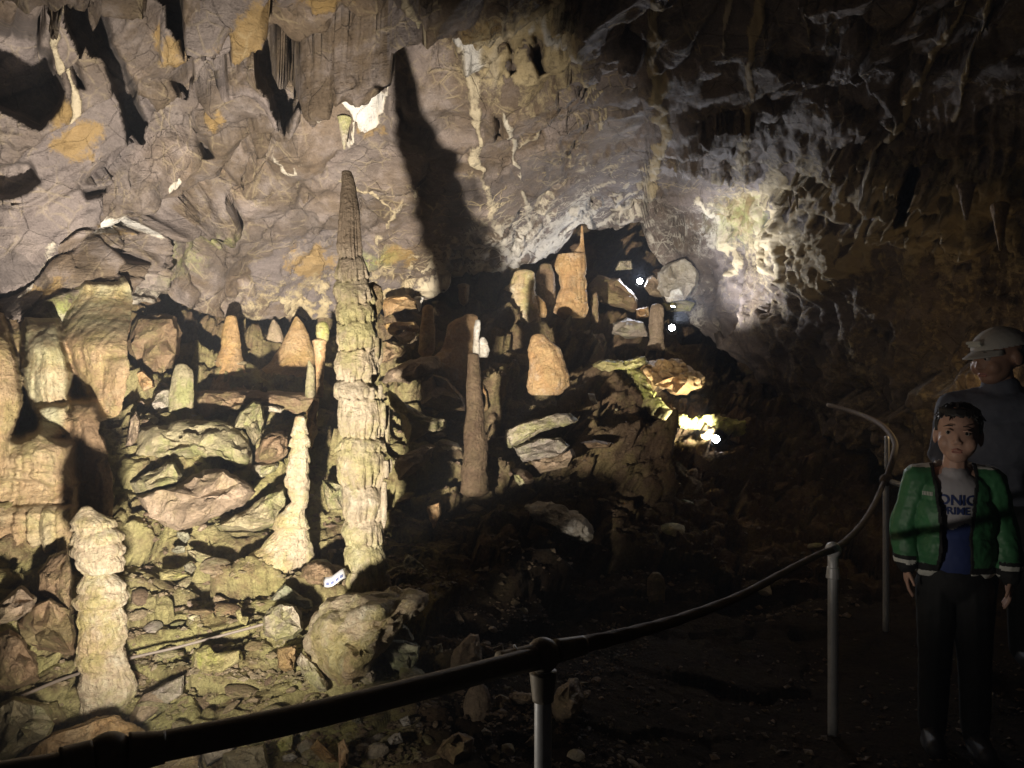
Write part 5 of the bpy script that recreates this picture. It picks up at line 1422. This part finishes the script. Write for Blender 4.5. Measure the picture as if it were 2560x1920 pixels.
def hair_mesh(name, L, rot):
    bm = bmesh.new()
    ico(bm, L(0, 0.020, 0.026), (0.085, 0.098, 0.086), 3, rot)
    rr = random.Random(3)
    for k in range(70):
        a = rr.uniform(0, 6.28); e = rr.uniform(0.25, 1.3)
        p = Vector((0.080 * math.cos(a) * math.cos(e), 0.018 + 0.092 * math.sin(a) * math.cos(e), 0.030 + 0.078 * math.sin(e) * 0.96))
        q = p * 1.02 + Vector((0.012 * math.cos(a), 0.014 * math.sin(a) - 0.004, -0.012 + rr.uniform(-0.008, 0.008)))
        capsule(bm, L(*p), L(*q), 0.006, 0.003, 1)
    for k in range(15):    # fringe
        x = -0.062 + k * 0.0089
        y = -0.086 * math.sqrt(max(0.05, 1 - (x / 0.082) ** 2))
        capsule(bm, L(x, y + 0.012, 0.078), L(x * 1.04 + 0.005, y + 0.002, 0.057 + 0.004 * math.sin(k * 2.3) + 1.5 * x * x), 0.009, 0.0045, 1)
    for s in (-1, 1):
        capsule(bm, L(0.072 * s, -0.010, 0.04), L(0.074 * s, -0.018, 0.006), 0.012, 0.005, 1)
    me = remesh(name, bm, 0.0035, 2, M['hair'])
    # keep the hair off the face and neck
    bm = bmesh.new(); bm.from_mesh(me)
    inv = rot.inverted()
    kill = []
    for v in bm.verts:
        q = inv @ (v.co - L(0, 0, 0))
        if q.z < -0.035 + 0.0 and q.y > -0.02:
            kill.append(v)
    bmesh.ops.delete(bm, geom=kill, context='VERTS')
    bm.to_mesh(me); bm.free()
    return me

def cloth_wrinkle(me, amp, sc, seed=0):
    n = len(me.vertices)
    co = np.empty(n * 3, np.float32); me.vertices.foreach_get("co", co); co = co.reshape(-1, 3)
    no = np.array([v.normal for v in me.vertices])
    d = amp * fbm(co * sc + seed, 4, 0.55, True) + 0.5 * amp * fbm(co * np.array([sc, sc, sc * 2.4]) + seed + 5, 3)
    me.vertices.foreach_set("co", (co + no * d[:, None]).reshape(-1).astype(np.float32))
    me.update()

def boy():
    bx = P(955, 0, 2.8)[0]
    root = empty("person", (bx, 2.8, 0.0), "black haired boy in an open green jacket standing by the handrail", "person")
    rot = Matrix.Rotation(R(-12), 3, 'Z') @ Matrix.Rotation(R(3), 3, 'Y')
    Hc = (0.008, -0.018, 1.170)
    bm = bmesh.new()
    L = head_shapes(bm, Hc, rot, 1.10, True)
    capsule(bm, (0.004, 0.005, 1.12), (0, 0.015, 1.01), 0.043, 0.050)
    ico(bm, (0, 0.02, 0.965), (0.115, 0.075, 0.075)); ico(bm, (0, 0.02, 0.86), (0.110, 0.078, 0.13)); ico(bm, (0, 0.02, 0.70), (0.105, 0.080, 0.13)); ico(bm, (0, 0.025, 0.62), (0.112, 0.085, 0.09))
    arms = {}
    for s in (-1, 1):
        sh, el, wr = (0.130 * s, 0.02, 0.985), (0.180 * s, 0.045, 0.82), (0.182 * s, -0.010, 0.665)
        if s > 0:
            wr = (0.192, -0.012, 0.650)
        arms[s] = (sh, el, wr)
        capsule(bm, (0.05 * s, 0.02, 1.0), sh, 0.045, 0.043)
        capsule(bm, sh, el, 0.042, 0.032); capsule(bm, el, wr, 0.032, 0.021)
        hand_shapes(bm, wr, s, -1)
        hip, kn, an = (0.062 * s, 0.025, 0.60), (0.072 * s, 0.01, 0.33), (0.078 * s, 0.03, 0.06)
        capsule(bm, hip, kn, 0.070, 0.048); capsule(bm, kn, an, 0.048, 0.030)
        capsule(bm, an, (0.090 * s, -0.10, 0.03), 0.030, 0.024)
    body = remesh("body", bm, 0.0042, 3, M['skin'])
    bo = link("body", body, root)
    face_parts(root, L, rot, M['lips'])
    link("hair", hair_mesh("hair", L, rot), root)
    # trousers and shoes
    bm = bmesh.new()
    ico(bm, (0, 0.025, 0.63), (0.125, 0.098, 0.10))
    for s in (-1, 1):
        hip, kn, an = (0.062 * s, 0.025, 0.60), (0.074 * s, 0.01, 0.33), (0.080 * s, 0.03, 0.07)
        capsule(bm, hip, kn, 0.082, 0.062); capsule(bm, kn, an, 0.062, 0.052)
    tr = remesh("trousers", bm, 0.006, 4, M['black']); cloth_wrinkle(tr, 0.006, 9)
    link("trousers", tr, root)
    for s in (-1, 1):
        bm = bmesh.new()
        capsule(bm, (0.079 * s, 0.045, 0.045), (0.092 * s, -0.115, 0.038), 0.045, 0.038)
        ico(bm, (0.085 * s, -0.03, 0.02), (0.048, 0.11, 0.020))
        link("shoe", remesh("shoe", bm, 0.005, 3, M['shoe']), root)
    # tee shirt
    bm = bmesh.new()
    ico(bm, (0, 0.018, 0.955), (0.125, 0.086, 0.080)); ico(bm, (0, 0.018, 0.86), (0.120, 0.090, 0.14)); ico(bm, (0, 0.018, 0.72), (0.118, 0.093, 0.14))
    capsule(bm, (0, 0.012, 1.0), (0, 0.014, 1.018), 0.064, 0.052)
    tee = remesh("tee_shirt", bm, 0.005, 6, [M['tee'], M['navy']]); cloth_wrinkle(tee, 0.003, 8, 3)
    for p in tee.polygons:
        c = p.center
        if c.y < 0.0 and c.z < 0.835 + 0.012 * math.sin(c.x * 60):
            p.material_index = 1
    to = link("tee_shirt", tee, root)
    # jacket: body, sleeves, ribbed bands
    bm = bmesh.new()
    ico(bm, (0, 0.022, 0.955), (0.155, 0.105, 0.082)); ico(bm, (0, 0.022, 0.86), (0.158, 0.118, 0.15)); ico(bm, (0, 0.022, 0.74), (0.158, 0.122, 0.11))
    capsule(bm, (-0.085, 0.022, 0.685), (0.085, 0.022, 0.685), 0.070, 0.070)
    capsule(bm, (0, 0.030, 0.99), (0, 0.034, 1.045), 0.088, 0.066)
    for s in (-1, 1):
        sh, el, wr = arms[s]
        capsule(bm, (0.06 * s, 0.022, 0.995), sh, 0.060, 0.064)
        mid = [(sh[i] + el[i]) / 2 for i in range(3)]
        capsule(bm, sh, mid, 0.064, 0.060); capsule(bm, mid, el, 0.060, 0.060)
        lo = [el[i] * 0.25 + wr[i] * 0.75 for i in range(3)]
        capsule(bm, el, lo, 0.060, 0.052); capsule(bm, lo, (wr[0], wr[1], wr[2] + 0.012), 0.046, 0.038)
    jk = remesh("jacket", bm, 0.0048, 4, [M['jacket'], M['black'], M['stripe']]); cloth_wrinkle(jk, 0.010, 7, 1)
    bm = bmesh.new(); bm.from_mesh(jk)
    kill = []
    for f in bm.faces:
        c = f.calc_center_median()
        edge = 0.058 + 0.010 * math.sin(c.z * 14) + 0.10 * max(0, c.z - 0.97)
        xo = -0.012 + 0.02 * (c.z - 0.8)
        if (c.y < 0.02 and abs(c.x - xo) < edge) or (c.z > 1.062) or (c.z > 0.985 and math.hypot(c.x, c.y - 0.02) < 0.060) or (c.z < 0.625 and abs(c.x) < 0.145):
            kill.append(f)
        elif abs(c.x) < 0.155 and c.z < 0.69:
            f.material_index = 2 if 0.640 < c.z < 0.664 else 1
        elif abs(c.x) > 0.15 and c.z < 0.712:
            f.material_index = 2 if 0.682 < c.z < 0.700 else 1
        elif c.y < 0.02 and abs(c.x - xo) < edge + 0.012:
            f.material_index = 1
        elif c.z > 1.040:
            f.material_index = 2
    bmesh.ops.delete(bm, geom=kill, context='FACES')
    bm.to_mesh(jk); bm.free()
    jo = link("jacket", jk, root)
    sd = jo.modifiers.new("cloth", 'SOLIDIFY'); sd.thickness = 0.006; sd.offset = -1
    # writing, draped on the cloth by ray
    def print_text(txt, host, size, x, z, m, name, stretch=1.0, mirror=False):
        cu = bpy.data.curves.new("t", 'FONT'); cu.body = txt; cu.size = size; cu.align_x = 'CENTER'; cu.align_y = 'CENTER'; cu.resolution_u = 3; cu.offset = size * 0.025
        ob = bpy.data.objects.new("t", cu); COL.objects.link(ob)
        dg = bpy.context.evaluated_depsgraph_get(); dg.update()
        me = bpy.data.meshes.new_from_object(ob.evaluated_get(dg))
        bpy.data.objects.remove(ob)
        bm = bmesh.new(); bm.from_mesh(me)
        bmesh.ops.triangulate(bm, faces=bm.faces[:])
        bmesh.ops.subdivide_edges(bm, edges=[e for e in bm.edges if e.calc_length() > size * 0.2], cuts=2)
        hb = BVHTree.FromPolygons([v.co.copy() for v in host.vertices], [tuple(p.vertices) for p in host.polygons])
        for v in bm.verts:
            px, pz = x + v.co.x * stretch, z + v.co.y
            hit = hb.ray_cast(Vector((px, -0.6, pz)), Vector((0, 1, 0)))
            v.co = Vector((px, (hit[0].y if hit[0] else -0.08) - 0.0035, pz))
        bm.to_mesh(me); bm.free()
        me.materials.clear(); me.materials.append(m)
        return me
    link("shirt_lettering", print_text("SONIC", tee, 0.052, -0.018, 0.928, M['navy'], "l", 1.05), to)
    link("shirt_lettering", print_text("PRIME", tee, 0.036, -0.012, 0.890, M['navy'], "l", 1.1), to)
    link("jacket_lettering", print_text("MOJANG", jk, 0.020, -0.110, 0.945, M['stripe'], "l"), jo) if False else None
    # plain pale patch where the small white lettering sits on the chest is left as stitched bars
    for me in (print_text("IIIIIII", jk, 0.020, -0.112, 0.948, M['stripe'], "l"),):
        link("chest_lettering", me, jo)
    root.rotation_euler = (0, 0, R(-20))
    root.scale = (0.88, 0.92, 1.0)
    return root
boy()

def adult():
    sc = 1.30
    bx = P(996, 0, 3.6)[0]
    root = empty("person", (bx, 3.6, 0.02), "adult in a pale cap and blue grey shirt behind the boy", "person")
    rot = Matrix.Rotation(R(-52), 3, 'Z') @ Matrix.Rotation(R(12), 3, 'X')
    Hc = (0.0, -0.03, 1.125)
    bm = bmesh.new()
    L = head_shapes(bm, Hc, rot)
    capsule(bm, (0.010, 0.01, 1.07), (0.02, 0.03, 0.98), 0.045, 0.052)
    for c, rr in (((0.02, 0.03, 0.93), (0.15, 0.085, 0.07)), ((0.02, 0.03, 0.82), (0.125, 0.085, 0.13)), ((0.02, 0.03, 0.66), (0.115, 0.085, 0.13)), ((0.02, 0.03, 0.60), (0.12, 0.09, 0.08))):
        ico(bm, c, rr)
    arms = {}
    for s in (-1, 1):
        sh, el, wr = (0.02 + 0.150 * s, 0.03, 0.935), (0.02 + 0.185 * s, 0.05, 0.76), (0.02 + 0.15 * s, -0.08, 0.66)
        arms[s] = (sh, el, wr)
        capsule(bm, (0.02 + 0.06 * s, 0.03, 0.955), sh, 0.042, 0.044)
        capsule(bm, sh, el, 0.042, 0.032); capsule(bm, el, wr, 0.032, 0.022)
        hand_shapes(bm, wr, s, -1)
        hip, kn, an = (0.02 + 0.062 * s, 0.03, 0.58), (0.02 + 0.070 * s, 0.01, 0.32), (0.02 + 0.075 * s, 0.04, 0.05)
        capsule(bm, hip, kn, 0.072, 0.048); capsule(bm, kn, an, 0.048, 0.030)
        capsule(bm, an, (0.02 + 0.085 * s, -0.10, 0.02), 0.030, 0.024)
    link("body", remesh("body", bm, 0.0048, 3, M['skin2']), root)
    face_parts(root, L, rot, M['lips'], 1.3)
    bm = bmesh.new()
    for c, rr in (((0.02, 0.03, 0.925), (0.172, 0.105, 0.078)), ((0.02, 0.03, 0.82), (0.148, 0.108, 0.14)), ((0.02, 0.03, 0.66), (0.140, 0.108, 0.13))):
        ico(bm, c, rr)
    capsule(bm, (0.02, 0.03, 0.96), (0.018, 0.026, 1.0), 0.075, 0.062)
    for s in (-1, 1):
        sh, el, wr = arms[s]
        capsule(bm, (0.02 + 0.06 * s, 0.03, 0.955), sh, 0.052, 0.056)
        capsule(bm, sh, el, 0.056, 0.048); capsule(bm, el, [el[i] * 0.3 + wr[i] * 0.7 for i in range(3)], 0.046, 0.034)
    sh = remesh("shirt", bm, 0.006, 4, M['shirt']); cloth_wrinkle(sh, 0.010, 6, 4)
    link("shirt", sh, root)
    bm = bmesh.new()
    ico(bm, (0.02, 0.03, 0.60), (0.132, 0.10, 0.09))
    for s in (-1, 1):
        hip, kn, an = (0.02 + 0.062 * s, 0.03, 0.58), (0.02 + 0.072 * s, 0.01, 0.32), (0.02 + 0.076 * s, 0.04, 0.06)
        capsule(bm, hip, kn, 0.084, 0.064); capsule(bm, kn, an, 0.064, 0.054)
    link("trousers", remesh("trousers", bm, 0.006, 4, M['black']), root)
    for s in (-1, 1):
        bm = bmesh.new()
        capsule(bm, (0.02 + 0.076 * s, 0.05, 0.04), (0.02 + 0.088 * s, -0.11, 0.036), 0.042, 0.036)
        link("shoe", remesh("shoe", bm, 0.006, 3, M['shoe']), root)
    # cap: crown, peak, stitched patch
    bm = bmesh.new()
    ico(bm, L(0, 0.016, 0.028), (0.083, 0.100, 0.076), 3, rot)
    cap = remesh("cap", bm, 0.004, 3, M['cap'])
    bm = bmesh.new(); bm.from_mesh(cap)
    inv = rot.inverted()
    kill = [v for v in bm.verts if (inv @ (v.co - L(0, 0, 0))).z < 0.030 + 0.10 * max(0, (inv @ (v.co - L(0, 0, 0))).y) * -0.25]
    bmesh.ops.delete(bm, geom=kill, context='VERTS')
    bm.to_mesh(cap); bm.free()
    co = link("cap", cap, root)
    sd = co.modifiers.new("cloth", 'SOLIDIFY'); sd.thickness = 0.003
    bm = bmesh.new()
    rows = []
    for i in range(7):
        t = i / 6
        row = []
        for k in range(13):
            a = R(-58 + 116 * k / 12)
            rad = 1.0 + 0.62 * t * math.cos(a * 1.25)
            x = 0.080 * math.sin(a) * (1 + 0.06 * t)
            y = -0.092 * math.cos(a) * rad + 0.012
            z = 0.034 - 0.018 * t - 0.010 * (math.sin(a) ** 2)
            row.append(list(L(x, y, z)))
        rows.append(row)
    pk = grid_mesh("peak", np.array(rows), None, M['cap'])
    po = link("peak", pk, co)
    sd = po.modifiers.new("cloth", 'SOLIDIFY'); sd.thickness = 0.004
    bm = bmesh.new()
    capsule(bm, L(-0.026, -0.092, 0.066), L(0.026, -0.092, 0.066), 0.006, 0.006)
    capsule(bm, L(-0.018, -0.094, 0.054), L(0.030, -0.092, 0.054), 0.005, 0.005)
    link("cap_badge", remesh("cap_badge", bm, 0.002, 2, M['stripe']), co)
    bm = bmesh.new()
    ico(bm, L(0, 0.050, 0.0), (0.078, 0.062, 0.055), 3, rot)
    link("hair", remesh("hair", bm, 0.004, 3, M['hair']), root)
    root.scale = (sc, sc, sc)
    root.rotation_euler = (0, 0, R(-25))
    return root
adult()

# ================================================================== damp air
def haze():
    bm = bmesh.new()
    bmesh.ops.create_cube(bm, size=1.0)
    lo, hi = Vector((-16, -5.5, -2.2)), Vector((16, 17, 9.5))
    for v in bm.verts:
        v.co = Vector([lo[i] + (v.co[i] + 0.5) * (hi[i] - lo[i]) for i in range(3)])
    me = bpy.data.meshes.new("haze")
    bm.to_mesh(me); bm.free()
    m = bpy.data.materials.new("damp_air"); m.use_nodes = True
    nt = m.node_tree
    nt.nodes.remove(nt.nodes["Principled BSDF"])
    pv = nt.nodes.new("ShaderNodeVolumePrincipled")
    pv.inputs["Color"].default_value = (0.80, 0.86, 1.0, 1)
    pv.inputs["Density"].default_value = 0.011
    nt.links.new(pv.outputs[0], nt.nodes["Material Output"].inputs["Volume"])
    me.materials.append(m)
    link("haze", me, None, kind='stuff')
haze()
scene.cycles.volume_bounces = 0
